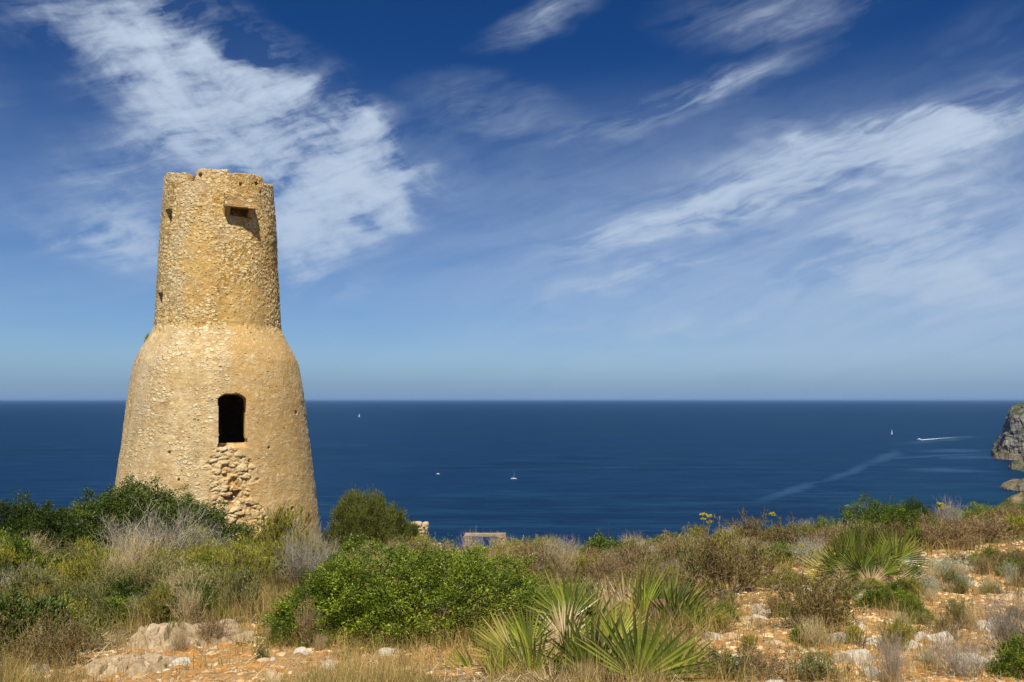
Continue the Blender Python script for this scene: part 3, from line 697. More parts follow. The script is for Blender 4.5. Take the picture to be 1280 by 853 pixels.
def ico(sub, seed, flat=5, squash=(1, 1, 1)):
    import bmesh
    bm = bmesh.new(); bmesh.ops.create_icosphere(bm, subdivisions=sub, radius=1.0)
    v = np.array([x.co[:] for x in bm.verts]); f = np.array([[y.index for y in x.verts] for x in bm.faces]); bm.free()
    r = np.random.default_rng(seed)
    for _ in range(flat):                            # knock flat facets off it
        n = r.normal(size=3); n /= np.linalg.norm(n); d = r.uniform(.5, .85)
        s = v @ n; v = v - np.clip(s - d, 0, None)[:, None] * n
    v = v + 0.10 * fbm(v[:, 0] * 1.5 + seed, v[:, 1] * 1.5, v[:, 2] * 1.5, 4, seed)[:, None] * v
    return v * np.array(squash), f
ICO = [ico(2, s, 6) for s in range(8)]
g1 = ground(522, 690); wy = 25.6
wx0 = (524 - 640) / FPX * wy
wz = float(terrain(wx0, wy))
wall = obj('ruined_wall', dry_wall(0.62, 0.42, zrow(656, wy) - wz, seed=5), m_rubble, loc=(wx0 + .0, wy, wz))
tag(wall, 'broken upright stub of pale rubble wall beside the bushy tree', 'wall')
wx1 = (537 - 640) / FPX * wy
wz1 = float(terrain(wx1, wy))
wall2 = obj('ruined_wall', dry_wall(0.55, 0.4, zrow(681, wy) - wz1, seed=6), m_rubble, loc=(wx1 + .15, wy, wz1))
tag(wall2, 'low remnant of pale rubble wall right of the upright wall stub', 'wall')
# weathered frame of rendered stone on the cliff edge
m_frame = stone_mat('weathered_concrete', (0.30, 0.22, 0.15), (0.42, 0.33, 0.24), (0.18, 0.12, 0.08), 1.5)
fy = 27.0; fxa, fxb = (583 - 640) / FPX * fy, (631 - 640) / FPX * fy
fz0 = float(terrain((fxa + fxb) / 2, fy)); ft = zrow(667, fy)
fr_ = empty('stone_portal', ((fxa + fxb) / 2, fy, fz0))
tag(fr_, 'low open rectangular frame of pale weathered stone at the cliff edge above the sea', 'frame')
hh_ = ft - fz0
for s_ in (-1, 1):
    o = obj('post', dry_wall(0.24, 0.26, hh_ - .14, 0.16, 0.09, 30 + s_), m_frame, fr_); o.location = (s_ * ((fxb - fxa) / 2 - .08), 0, 0)
o = obj('lintel', rough_box('lintel', fxb - fxa + .06, 0.24, 0.08, 0.04, 0.018, 9), m_frame, fr_); o.location = (0, 0, hh_ - .08)

# ---- boats (built at real size where they float)
m_white = plain_mat('white_gelcoat', (0.80, 0.80, 0.78), 0.35, 0.03)
m_sail = plain_mat('sailcloth', (0.82, 0.82, 0.80), 0.8, 0.03)
m_mast = plain_mat('pale_mast', (0.55, 0.55, 0.55), 0.4, 0.05)
m_dark = plain_mat('dark_glass', (0.03, 0.035, 0.045), 0.2, 0.1)
m_foam = plain_mat('foam', (0.75, 0.78, 0.80), 0.9, 0.15, 0.2)
def hull(L, B, H):
    ns = 14; V = []; s = np.linspace(0, 1, ns)
    for k in s:
        half = B / 2 * (1 - max(0, (k - .35) / .65) ** 2.2) * (0.82 + .18 * min(1, k / .3)); sheer = H * (1 + .25 * k ** 2)
        for a, zf in ((-1, 1.0), (-.85, .35), (0, -.35), (.85, .35), (1, 1.0)):
            V.append([(k - .5) * L, a * half, zf * sheer if zf > 0 else zf * H * (1 - .9 * k ** 3)])
    V = np.array(V); F = grid_faces(ns, 5)
    deck = np.array([[i * 5, i * 5 + 4, (i + 1) * 5 + 4, (i + 1) * 5] for i in range(ns - 1)])
    st_ = np.array([[0, 1, 2], [0, 2, 4], [2, 3, 4]])
    return mesh_np('hull', V, [F, deck, st_])
def tube_mesh(name, pts, rads, sides=6):
    pts = np.array(pts, float)[None]; v, f = tubes(pts, np.array(rads, float)[None], sides); return mesh_np(name, v, f, smooth=True)
def slab(name, prof_xz, th):
    """upright panel outline in xz with thickness th in y"""
    p = np.array(prof_xz, float); n = len(p)
    V = np.vstack([np.c_[p[:, 0], np.full(n, -th / 2), p[:, 1]], np.c_[p[:, 0], np.full(n, th / 2), p[:, 1]]])
    import bmesh
    bm = bmesh.new(); vs = [bm.verts.new(v) for v in V]
    bm.faces.new(vs[:n]); bm.faces.new(vs[n:][::-1])
    for i in range(n): bm.faces.new([vs[i], vs[n + i], vs[n + (i + 1) % n], vs[(i + 1) % n]])
    bmesh.ops.recalc_face_normals(bm, faces=bm.faces)
    me = bpy.data.meshes.new(name); bm.to_mesh(me); bm.free(); return me
def tubes(P, R, S=3, rng=None):
    """P (N,K,3) centre lines, R (N,K) radii -> verts, quads"""
    N, K_, _ = P.shape
    T = np.gradient(P, axis=1); T /= np.linalg.norm(T, axis=2, keepdims=True) + 1e-9
    ref = np.where(np.abs(T[:, :1, 2:3]) > .9, np.array([1., 0, 0]), np.array([0, 0, 1.]))
    U = np.cross(T, np.broadcast_to(ref, T.shape)); U /= np.linalg.norm(U, axis=2, keepdims=True) + 1e-9
    W_ = np.cross(T, U)
    a = np.arange(S) * 2 * np.pi / S
    V = P[:, :, None, :] + R[:, :, None, None] * (U[:, :, None, :] * np.cos(a)[None, None, :, None] + W_[:, :, None, :] * np.sin(a)[None, None, :, None])
    f1 = grid_faces(K_, S, True)
    F = f1[None] + (np.arange(N) * K_ * S)[:, None, None]
    return V.reshape(-1, 3), F.reshape(-1, 4)
def boat(px, py, L, heading, kind, label, name, cat):
    x, y = sea_pt(px, py)
    root = empty(name, (x, y, SEA), heading); tag(root, label, cat)
    obj('hull', hull(L, L * .32, L * .11), m_white, root)
    if kind == 'motor':
        obj('cabin', slab('cabin', [(-L * .22, L * .12), (-L * .2, L * .26), (L * .08, L * .26), (L * .2, L * .12)], L * .2), m_white, root)
        obj('windscreen', slab('windscreen', [(L * .09, L * .25), (L * .1, L * .255), (L * .2, L * .14), (L * .18, L * .14)], L * .205), m_dark, root)
    else:
        obj('cabin', slab('cabin', [(-L * .15, L * .12), (-L * .13, L * .17), (L * .12, L * .17), (L * .2, L * .12)], L * .16), m_white, root)
        obj('mast', tube_mesh('mast', [(L * .08, 0, L * .1), (L * .08, 0, L * 1.3)], [L * .011, L * .007]), m_mast, root)
        obj('boom', tube_mesh('boom', [(L * .08, 0, L * .28), (-L * .4, 0, L * .27)], [L * .008, L * .008]), m_mast, root)
    if kind == 'sails':
        obj('mainsail', slab('mainsail', [(L * .065, L * .3), (-L * .38, L * .29), (-L * .2, L * .72), (L * .06, L * 1.27)], .06), m_sail, root)
        obj('jib', slab('jib', [(L * .095, L * .2), (L * .48, L * .17), (L * .1, L * 1.12)], .05), m_sail, root)
    return root
boat(642, 599, 8.2, 0.15, 'bare', 'white yacht with bare mast and lowered sails, near the middle of the bay', 'sailboat', 'sailboat')
boat(547.5, 593, 5.6, 2.9, 'motor', 'small white motorboat lying still, left of the bare masted yacht', 'motorboat', 'motorboat')
boat(1115, 543, 12.5, 0.9, 'sails', 'white yacht under full sail, left of the speeding motorboat', 'sailboat', 'sailboat')
boat(449, 521.5, 17.0, 1.1, 'sails', 'tiny distant yacht near the horizon just right of the tower', 'sailboat', 'sailboat')
mb = boat(1149, 549.5, 11.0, math.pi - .25, 'motor', 'white motorboat speeding left with a foaming wake behind', 'motorboat', 'motorboat')
# wake: foam sheet tapering off behind the boat
x0, y0 = sea_pt(1150, 550.2); x1, y1 = sea_pt(1167, 549.0); x2, y2 = sea_pt(1215, 545)
s = np.linspace(0, 1, 60)
ctr = np.stack([(1 - s) ** 2 * x0 + 2 * s * (1 - s) * x1 + s ** 2 * x2, (1 - s) ** 2 * y0 + 2 * s * (1 - s) * y1 + s ** 2 * y2], -1)
wd = np.interp(s, [0, .05, .25, 1], [2.0, 7.0, 6.0, 1.2]) * (1 + .35 * np.array([random.Random(i).uniform(-1, 1) for i in range(60)]))
tn = np.gradient(ctr, axis=0); tn /= np.linalg.norm(tn, axis=1, keepdims=True); nn = np.stack([-tn[:, 1], tn[:, 0]], -1)
V = np.concatenate([np.c_[ctr + nn * wd[:, None], np.full(60, SEA + .15)], np.c_[ctr, np.full(60, SEA + .9) - .6 * s], np.c_[ctr - nn * wd[:, None], np.full(60, SEA + .15)]])
me = mesh_np('boat_wake', V, [np.array([[k * 60 + i, k * 60 + i + 1, (k + 1) * 60 + i + 1, (k + 1) * 60 + i] for k in (0, 1) for i in range(59)])])
m_wake, t = new_mat('wake_foam')
a_ = t.node('ShaderNodeTexCoord').outputs['Generated']
gx = t.node('ShaderNodeSeparateXYZ', inp={0: a_}).outputs[0]
al = t.math('MULTIPLY', t.rng(gx, 0.16, 0.75, 0.95, 0.12), t.rng(t.noise(t.node('ShaderNodeTexCoord').outputs['Object'], 0.25, 4.0, 0.7), 0.25, 0.5))
d_ = t.node('ShaderNodeBsdfDiffuse', inp={0: (0.75, 0.78, 0.8, 1)}); tr_ = t.node('ShaderNodeBsdfTransparent')
finish(t, t.node('ShaderNodeMixShader', inp={0: al, 1: tr_.outputs[0], 2: d_.outputs[0]}).outputs[0])
tag(obj('boat_wake', me, m_wake), kind='structure')
# ================================================================ PLANTS
def unit(v): return v / (np.linalg.norm(v, axis=-1, keepdims=True) + 1e-9)
def leaves(P, D, L, W_, r, fold=0.25, droop=0.0):
    """kite shaped folded leaves at P, pointing along D, lengths L and widths W_ (two triangles sharing the midrib)"""
    n = len(P); ref = r.normal(size=(n, 3)); S_ = unit(np.cross(D, ref)); N_ = np.cross(D, S_)
    L = L[:, None]; W_ = W_[:, None]
    v0 = P; v2 = P + D * L - np.array([0, 0, 1.]) * droop * L
    m = P + D * L * .48
    v1 = m + S_ * W_ * .5 + N_ * W_ * fold; v3 = m - S_ * W_ * .5 + N_ * W_ * fold
    V = np.stack([v0, v1, v2, v3], 1).reshape(-1, 3)
    b = (np.arange(n) * 4)[:, None]
    F = np.concatenate([b + [0, 1, 2], b + [0, 2, 3]], 1).reshape(-1, 3)
    return V, F, np.repeat(r.random(n), 2)
def dome_dirs(r, n, low=-0.1):
    z = r.uniform(low, 1, n); a = r.uniform(0, 2 * np.pi, n); s = np.sqrt(np.maximum(0, 1 - z * z))
    return np.stack([s * np.cos(a), s * np.sin(a), z], -1)
def bush_meshes(seed, n_cl, n_lf, leaf, wl=0.5, clump=0.11, lump=0.28, low=-0.12, inner=0.35, up=0.5, flat=1.0, lump2=.26):
    """crown of a rounded bush of radius 1 wide and 1 high: leaf sprays on many shoots, plus its branches. leaf, clump in units of the radius"""
    r = np.random.default_rng(seed)
    D = dome_dirs(r, n_cl, low)
    lum = 1 + lump * fbm(D[:, 0] * 2.1 + seed, D[:, 1] * 2.1, D[:, 2] * 2.1, 3, seed) + lump2 * fbm(D[:, 0] * 6 + seed, D[:, 1] * 6, D[:, 2] * 6, 2, seed + 1)
    rad = lum * np.where(r.random(n_cl) < inner, r.uniform(.45, .85, n_cl), r.uniform(.86, 1.0, n_cl))
    C = D * rad[:, None]; C[:, 2] = np.maximum(C[:, 2], 0.02 + 0.05 * r.random(n_cl)); 
    out = unit(C * np.array([1, 1, .8]) + np.array([0, 0, up]) + r.normal(0, .25, C.shape))
    # every clump is a shoot with leaves set around its axis
    k = np.repeat(np.arange(n_cl), n_lf); n = len(k)
    s = r.uniform(-1, 1, n) * clump
    off = r.normal(0, clump * .45, (n, 3))
    P = C[k] + out[k] * s[:, None] + off
    dr = unit(out[k] * .9 + unit(off) * .9 + r.normal(0, .35, (n, 3)))
    L = leaf * r.uniform(.65, 1.25, n)
    V, F, rnd = leaves(P, dr, L, L * wl * r.uniform(.8, 1.2, n), r)
    V[:, 2] = np.maximum(V[:, 2], 0) * flat
    rnd = .55 * rnd + .45 * np.repeat(r.random(n_cl)[k], 2)
    m = mesh_np('crown', V, F, face_attrs={'rnd': rnd})
    # branches
    nb = 26; e = r.choice(n_cl, nb, replace=False); t = np.linspace(0, 1, 5)
    base = r.normal(0, .07, (nb, 3)); base[:, 2] = -.06
    mid = (base + C[e]) * .5 + r.normal(0, .06, (nb, 3)); mid[:, 2] -= .05
    Pp = (1 - t)[None, :, None] ** 2 * base[:, None] + 2 * (t * (1 - t))[None, :, None] * mid[:, None] + (t ** 2)[None, :, None] * C[e][:, None]
    Vb, Fb = tubes(Pp, np.broadcast_to(np.interp(t, [0, 1], [.022, .006])[None], (nb, 5)).copy(), 5)
    Vb[:, 2] *= flat
    return m, mesh_np('branches', Vb, Fb, smooth=True)
def grow(r, base, d, L, K_, curl, lift):
    P = np.zeros((len(base), K_, 3)); P[:, 0] = base; d = d.copy()
    st = (L / (K_ - 1))[:, None]
    for k in range(1, K_):
        d = unit(d + r.normal(0, curl, d.shape) + np.array([0, 0, lift])); P[:, k] = P[:, k - 1] + d * st
    return P, d
def twig_meshes(seed, n_main=26, n_sub=5, n_sub2=3, spread=0.9, curl=.16, lift=.05, thick=.010, leaf_n=0, leaf=.04, wl=.3, height=1.0, leaf_from=.25, lup=.5, sub=0.42):
    """open shrub of wiry stems, unit width; optional small leaves along the outer twigs"""
    r = np.random.default_rng(seed)
    D = unit(np.stack([r.normal(0, spread, n_main), r.normal(0, spread, n_main), np.abs(r.normal(1, .25, n_main)) + .15], -1))
    base = r.normal(0, .06, (n_main, 3)); base[:, 2] = -.03
    P0, _ = grow(r, base, D, r.uniform(.7, 1.08, n_main) * 1.0, 7, curl, lift)
    sets = [(P0, np.linspace(1, .4, 7) * thick)]
    def side(P, n, L, sp, rad, K_=5):
        N = len(P); idx = np.repeat(np.arange(N), n); kk = r.integers(2, P.shape[1], len(idx))
        b = P[idx, kk]; dd = unit(P[idx, kk] - P[idx, kk - 1]); dd = unit(dd + r.normal(0, sp, dd.shape) + np.array([0, 0, .15]))
        Q, _ = grow(r, b, dd, r.uniform(.5, 1.1, len(idx)) * L, K_, curl * 1.2, lift)
        sets.append((Q, np.linspace(1, .35, K_) * rad)); return Q
    Q1 = side(P0, n_sub, sub, .55, thick * .6)
    Q2 = side(Q1, n_sub2, sub * .5, .6, thick * .38, 4) if n_sub2 else Q1
    Vs, Fs, Rn, off = [], [], [], 0
    for P, rad in sets:
        v, f = tubes(P, np.broadcast_to(rad[None], P.shape[:2]).copy(), 3)
        Vs.append(v); Fs.append(f + off); off += len(v); Rn.append(np.repeat(r.random(len(P)), len(f) // len(P)))
    V = np.vstack(Vs); V[:, 2] *= height
    stems = mesh_np('stems', V, np.vstack(Fs), face_attrs={'rnd': np.concatenate(Rn)})
    if not leaf_n: return stems, None
    allP = [Q1, Q2] if n_sub2 else [Q1]
    LP, LD = [], []
    for Q in allP + [P0[:, 3:]]:
        N = len(Q); m_ = max(1, int(leaf_n * (1 if Q is not Q1 else 1.2)))
        idx = np.repeat(np.arange(N), m_); u = r.uniform(leaf_from, 1, len(idx)) * (Q.shape[1] - 1.001); k = u.astype(int); fr = (u - k)[:, None]
        p = Q[idx, k] * (1 - fr) + Q[idx, k + 1] * fr; d = unit(Q[idx, k + 1] - Q[idx, k])
        LP.append(p); LD.append(unit(d * .8 + r.normal(0, .55, d.shape) + np.array([0, 0, lup])))
    LP = np.vstack(LP); LD = np.vstack(LD); L = leaf * r.uniform(.6, 1.3, len(LP))
    V, F, rnd = leaves(LP, LD, L, L * wl, r); V[:, 2] *= height
    return stems, mesh_np('foliage', V, F, face_attrs={'rnd': rnd})
def blades(r, P, H, W_, lean=.35, K_=4, base_w=1.0):
    """grass blades: P (n,3) roots, H heights"""
    n = len(P); a = r.uniform(0, 2 * np.pi, n); ln = np.abs(r.normal(0, lean, n)) + .05
    d = np.stack([np.cos(a), np.sin(a), np.zeros(n)], -1); side_a = r.uniform(0, np.pi, n); sd = np.stack([np.cos(side_a), np.sin(side_a), np.zeros(n)], -1)
    t = np.linspace(0, 1, K_); ctr = P[:, None] + d[:, None] * (ln * H)[:, None, None] * (t ** 1.8)[None, :, None]
    ctr[:, :, 2] += (H[:, None] * t[None]) * (1 - .25 * np.minimum(ln, 1.2)[:, None] * t[None])
    wv = (W_[:, None] * (1 - t[None] ** 1.5 * .93))[:, :, None] * sd[:, None] * .5
    V = np.stack([ctr - wv, ctr + wv], 2).reshape(-1, 3)
    f1 = np.array([[2 * k, 2 * k + 1, 2 * k + 3, 2 * k + 2] for k in range(K_ - 1)])
    F = (f1[None] + (np.arange(n) * 2 * K_)[:, None, None]).reshape(-1, 4)
    return V, F, np.repeat(r.random(n), K_ - 1)

# ---- colours
L_mastic = leaf_mat('mastic_leaf', (0.014, 0.030, 0.002), (0.08, 0.12, 0.006), (0.27, 0.31, 0.025), 0.14, 0.42)
L_dark = leaf_mat('dark_mastic_leaf', (0.013, 0.027, 0.004), (0.042, 0.07, 0.008), (0.10, 0.13, 0.018), 0.1, 0.45)
L_olive = leaf_mat('olive_foliage', (0.035, 0.045, 0.01), (0.085, 0.10, 0.018), (0.16, 0.165, 0.035), 0.2, 0.55)
L_rose = leaf_mat('yellow_green_foliage', (0.06, 0.068, 0.007), (0.20, 0.20, 0.016), (0.42, 0.38, 0.045), 0.15, 0.6)
L_grey = leaf_mat('grey_green_foliage', (0.035, 0.048, 0.010), (0.125, 0.14, 0.030), (0.33, 0.31, 0.10), 0.12, 0.7)
L_brown = leaf_mat('brown_green_foliage', (0.035, 0.03, 0.008), (0.12, 0.095, 0.024), (0.28, 0.20, 0.065), 0.12, 0.7)
L_silver = leaf_mat('silver_foliage', (0.18, 0.2, 0.13), (0.34, 0.36, 0.25), (0.5, 0.51, 0.4), 0.2, 0.8)
L_heath = leaf_mat('rusty_foliage', (0.08, 0.045, 0.02), (0.18, 0.11, 0.05), (0.30, 0.20, 0.10), 0.12, 0.7)
S_grey = leaf_mat('grey_twig', (0.11, 0.095, 0.075), (0.24, 0.20, 0.16), (0.39, 0.345, 0.285), 0.0, 0.8)
S_brown = leaf_mat('brown_twig', (0.08, 0.055, 0.035), (0.18, 0.13, 0.085), (0.32, 0.24, 0.16), 0.0, 0.8)
S_straw = leaf_mat('straw_twig', (0.20, 0.14, 0.065), (0.36, 0.27, 0.14), (0.52, 0.42, 0.25), 0.05, 0.8)
G_dry = leaf_mat('dry_grass', (0.13, 0.08, 0.022), (0.31, 0.21, 0.065), (0.54, 0.41, 0.165), 0.2, 0.8)
G_olive = leaf_mat('olive_grass', (0.05, 0.055, 0.012), (0.16, 0.16, 0.032), (0.35, 0.31, 0.09), 0.3, 0.8)
L_palm = leaf_mat('palm_frond_green', (0.035, 0.065, 0.008), (0.12, 0.165, 0.018), (0.31, 0.33, 0.045), 0.25, 0.33, ovar=0.5, tip=(0.36, 0.25, 0.12))
L_palm_k = leaf_mat('palm_frond_deep_green', (0.018, 0.036, 0.005), (0.065, 0.10, 0.010), (0.18, 0.21, 0.025), 0.12, 0.35, ovar=0.5, tip=(0.30, 0.2, 0.1))
L_palm_y = leaf_mat('palm_frond_yellowing', (0.17, 0.17, 0.03), (0.30, 0.27, 0.05), (0.42, 0.34, 0.09), 0.3, 0.4)
L_palm_d = leaf_mat('palm_frond_dead', (0.20, 0.14, 0.07), (0.36, 0.27, 0.15), (0.5, 0.4, 0.25), 0.12, 0.7)
M_bark = plain_mat('bark', (0.13, 0.095, 0.065), 0.9, 0.4, 12)
M_petiole = plain_mat('petiole', (0.16, 0.17, 0.05), 0.5, 0.3, 12)
M_fibre = plain_mat('palm_fibre', (0.13, 0.085, 0.045), 0.95, 0.5, 30)
L_yel = leaf_mat('yellow_umbel', (0.22, 0.21, 0.015), (0.34, 0.30, 0.025), (0.44, 0.39, 0.05), 0.12, 0.7)

# ---- species: (list of (part name, mesh, material)) variants
SPEC = {}
def spec(key, name, cat, variants, zs): SPEC[key] = dict(name=name, cat=cat, v=variants, zs=zs)
def bushv(seeds, matl, **k):
    out = []
    for s in seeds:
        c, b = bush_meshes(s, **k); out.append([('crown', c, matl), ('branches', b, M_bark)])
    return out
def twigv(seeds, sm, lm=None, **k):
    out = []
    for s in seeds:
        a_, f_ = twig_meshes(s, **k); out.append([('stems', a_, sm)] + ([('foliage', f_, lm)] if f_ else []))
    return out
spec('mastic', 'mastic_bush', 'bush', bushv([1, 2], L_mastic, n_cl=1700, n_lf=40, leaf=.027, wl=.48, clump=.050, lump=.48, inner=.35), 1)
spec('dark', 'mastic_bush', 'bush', bushv([3], L_dark, n_cl=2600, n_lf=46, leaf=.026, wl=.6, clump=.045, lump=.24, inner=.4), 1)
spec('smallbush', 'leafy_bush', 'bush', bushv([5, 6], L_mastic, n_cl=420, n_lf=32, leaf=.075, wl=.5, clump=.12, lump=.35), 1)
spec('smalldark', 'leafy_bush', 'bush', bushv([7], L_dark, n_cl=460, n_lf=30, leaf=.08, wl=.55, clump=.12, lump=.35), 1)
spec('olive', 'juniper_bush', 'bush', bushv([8, 9], L_olive, n_cl=800, n_lf=90, leaf=.05, wl=.3, clump=.085, lump=.4, low=0.0, up=.8), 1)
spec('rose', 'rosemary_shrub', 'shrub', twigv([11, 12, 13], S_brown, L_rose, n_main=34, n_sub=6, n_sub2=3, spread=.55, curl=.09, lift=.14, leaf_n=13, leaf=.065, wl=.2, lup=.9, thick=.008), 1)
spec('grey', 'thyme_shrub', 'shrub', twigv([14, 15, 16], S_brown, L_grey, n_main=34, n_sub=6, n_sub2=3, spread=.7, curl=.11, lift=.1, leaf_n=12, leaf=.055, wl=.28, lup=.6, thick=.008), 1)
spec('brown', 'thorny_shrub', 'shrub', twigv([17, 18, 19], S_brown, L_brown, n_main=36, n_sub=6, n_sub2=4, spread=.85, curl=.15, lift=.05, leaf_n=8, leaf=.048, wl=.38, thick=.007), 1)
spec('rust', 'heath_shrub', 'shrub', twigv([20, 21], S_straw, L_heath, n_main=34, n_sub=6, n_sub2=4, spread=.8, curl=.14, lift=.07, leaf_n=8, leaf=.048, wl=.34, thick=.007), 1)
spec('dead', 'dead_shrub', 'shrub', twigv([22, 23, 24], S_grey, None, n_main=48, n_sub=8, n_sub2=5, spread=.6, curl=.10, lift=.10, thick=.0048), 1)
spec('straw', 'dry_shrub', 'shrub', twigv([25, 26, 27], S_straw, None, n_main=46, n_sub=7, n_sub2=4, spread=.5, curl=.10, lift=.13, thick=.006), 1)
spec('silver', 'curry_plant', 'plant', twigv([28, 29], S_straw, L_silver, n_main=34, n_sub=5, n_sub2=3, spread=.9, curl=.12, lift=.08, leaf_n=7, leaf=.07, wl=.25, lup=.7, thick=.006), 1)
def place(key, x, y, wid, hgt, label, group=None, variant=None, rz=None, sink=.02, z=None, wy=None, name=None):
    """put a copy: wid = full width in metres, hgt = height"""
    s_ = SPEC[key]; r = random.Random(int(x * 977 + y * 1013))
    vi = r.randrange(len(s_['v'])) if variant is None else variant
    root = empty(name or s_['name'], (x, y, (float(terrain(x, y)) if z is None else z) - sink), r.uniform(0, 6.28) if rz is None else rz)
    root.scale = (wid / 2, (wy or wid) / 2, hgt)
    tag(root, label, s_['cat'], group)
    for nm, me_, mt in s_['v'][vi]:
        obj(nm, me_, mt, root)
    return root
def hero(key, px, pyb, wpx, hpx, label, dist=None, depth=None, **k):
    """px,pyb: photo column and row of the foot; wpx,hpx its size there; the foot is dropped on the terrain at that spot"""
    if dist is None:
        g = ground(px, pyb); x, y = g[0], g[1]
    else:
        y = dist; x = (px - 640) / FPX * y
    sc = y / FPX; d_ = ray(px, pyb - hpx)
    hgt = max(0.15, d_[2] / d_[1] * y - float(terrain(x, y)))
    return place(key, x, y, wpx * sc, hgt, label, wy=depth, **k), (x, y)

# ---- large, individually recognisable plants
HERO = []
def H(key, px, pyb, wpx, hpx, label, **k):
    o, xy = hero(key, px, pyb, wpx, hpx, label, **k); HERO.append((xy[0], xy[1], wpx * xy[1] / FPX / 2)); return o
H('dark', 178, 702, 235, 92, 'broad dark green mastic bush against the left foot of the tower', dist=19.5, depth=3.6, rz=0.3)
H('dark', 35, 712, 210, 84, 'dark green bush at the left edge of the photo, joining the broad mastic', dist=17.5, depth=3.0, rz=1.9)
H('mastic', 535, 824, 325, 142, 'large bright green mastic bush in the centre foreground', dist=6.45, depth=2.5, variant=0, rz=0.0)
H('mastic', 432, 800, 150, 92, 'smaller bright green bush joining the large mastic on its left', dist=6.3, depth=1.1, variant=1, rz=2.0)
H('olive', 458, 694, 92, 74, 'bushy olive green tree standing between the tower and the wall stub', dist=23.5, variant=0)
H('olive', 504, 694, 48, 44, 'smaller olive green bush leaning against the upright wall stub', dist=24.0, variant=1)
H('rose', 350, 712, 100, 58, 'yellow green shrub in front of the right foot of the tower', dist=17.0)
H('rose', 385, 712, 60, 34, 'small yellow green shrub just right of the tower foot', dist=16.0)
H('dead', 205, 716, 190, 62, 'grey leafless shrub with upright twigs in front of the dark bush', dist=13.5, variant=0)
H('dead', 265, 712, 80, 40, 'small grey twiggy shrub below the broken masonry', dist=14.5, variant=1)
H('smalldark', 247, 790, 66, 60, 'small dark glossy bush behind the flat outcrop', dist=7.2)
H('grey', 306, 792, 70, 76, 'rounded grey green shrub right of the small dark bush', dist=7.4, variant=0)
H('rose', 120, 770, 110, 60, 'yellow green feathery shrub at left centre', dist=8.6, variant=0)
H('rose', 205, 748, 90, 52, 'bright yellow green shrub below the grey leafless twigs', dist=10.2, variant=1)
H('rose', 85, 812, 110, 52, 'low yellow green shrub above the left end of the outcrop', dist=6.6, variant=1)
H('smallbush', 150, 792, 90, 44, 'wide fresh green bush behind the outcrop', dist=7.2)
H('dead', 185, 790, 60, 40, 'grey twigs between the green bushes behind the outcrop', dist=7.2, variant=1)
H('grey', 30, 728, 120, 44, 'dark grey green shrub at the left edge below the bushes', dist=11.5, variant=1)
H('rust', 40, 768, 70, 36, 'small rusty shrub above the two left rocks', dist=8.8)
H('silver', 22, 752, 46, 26, 'small silvery plant at the far left', dist=9.0)
H('smalldark', 24, 830, 46, 30, 'dark little bush below the left rocks', dist=5.9)
H('rust', 392, 800, 40, 40, 'bare brown twigs poking out of the left side of the mastic', dist=5.8)
H('brown', 905, 762, 112, 88, 'round brown green thorny shrub right of the front palm', dist=9.2, depth=1.1, variant=0)
H('brown', 1008, 812, 122, 86, 'twiggy brown green shrub in the right foreground', dist=6.6, depth=0.8, variant=1)
H('grey', 1000, 815, 80, 50, 'grey green undergrowth inside the twiggy foreground shrub', dist=6.7)
H('mastic', 1100, 688, 130, 62, 'broad green bush on the ridge behind the right palm', dist=17.0, depth=2.0)
H('dark', 1135, 684, 66, 56, 'dark green bush at the top of the ridge', dist=17.5)
H('mastic', 1028, 694, 74, 42, 'green bush left of the right palm on the ridge', dist=17.0)
H('mastic', 1216, 676, 90, 42, 'green bush on the ridge near the right edge', dist=18.0)
H('mastic', 1272, 684, 60, 34, 'low green bush at the right edge of the ridge', dist=17.0)
H('rust', 1170, 700, 90, 48, 'rust coloured shrub right of the right palm', dist=14.0)
H('rust', 1225, 694, 90, 46, 'wide rusty shrub in front of the ridge bushes', dist=14.5)
H('dead', 1178, 692, 60, 58, 'pale leafless shrub with crooked twigs on the ridge', dist=15.5, variant=2)
H('silver', 1180, 736, 76, 36, 'silvery plant right of the right palm', dist=10.8, variant=0)
H('silver', 1147, 762, 36, 24, 'small pale green plant in the stony gap', dist=8.9, variant=1)
H('silver', 1005, 712, 50, 30, 'pale silvery plant left of the right palm', dist=13.0)
H('smallbush', 1268, 858, 80, 56, 'green bush in the bottom right corner', dist=4.9)
H('dead', 1250, 822, 130, 66, 'tangled grey dead shrub at the right edge', dist=5.6, variant=0)
H('dead', 1185, 850, 110, 52, 'sprawling grey twigs beside the bottom right bush', dist=4.9, variant=1)
H('dead', 1100, 862, 70, 62, 'small bleached branching shrub at the bottom right', dist=4.7, variant=2)
H('brown', 1275, 740, 26, 44, 'dark shrub cut by the right edge', dist=9.5)
H('brown', 985, 700, 80, 40, 'brown shrub on the crest left of the right palm', dist=16.5)
H('brown', 940, 694, 80, 40, 'brown green shrub on the crest behind the round shrub', dist=17.5)
H('brown', 690, 728, 70, 32, 'dark reddish shrub right of the large mastic', dist=12.5, variant=2)
H('rust', 665, 722, 60, 30, 'rusty low shrub behind the large mastic', dist=14.0)
H('grey', 1055, 770, 90, 30, 'low olive shrub under the right palm', dist=8.8)
H('rose', 1082, 762, 50, 32, 'yellow tinged shrub at the foot of the right palm', dist=9.0)
H('grey', 900, 862, 130, 44, 'low grey green shrub at the bottom right of the front palm', dist=4.9)
H('rust', 960, 858, 120, 40, 'low rusty shrub along the bottom edge', dist=4.9)
H('grey', 1010, 868, 90, 36, 'grey green tuft at the bottom edge left of the white rock', dist=4.7)
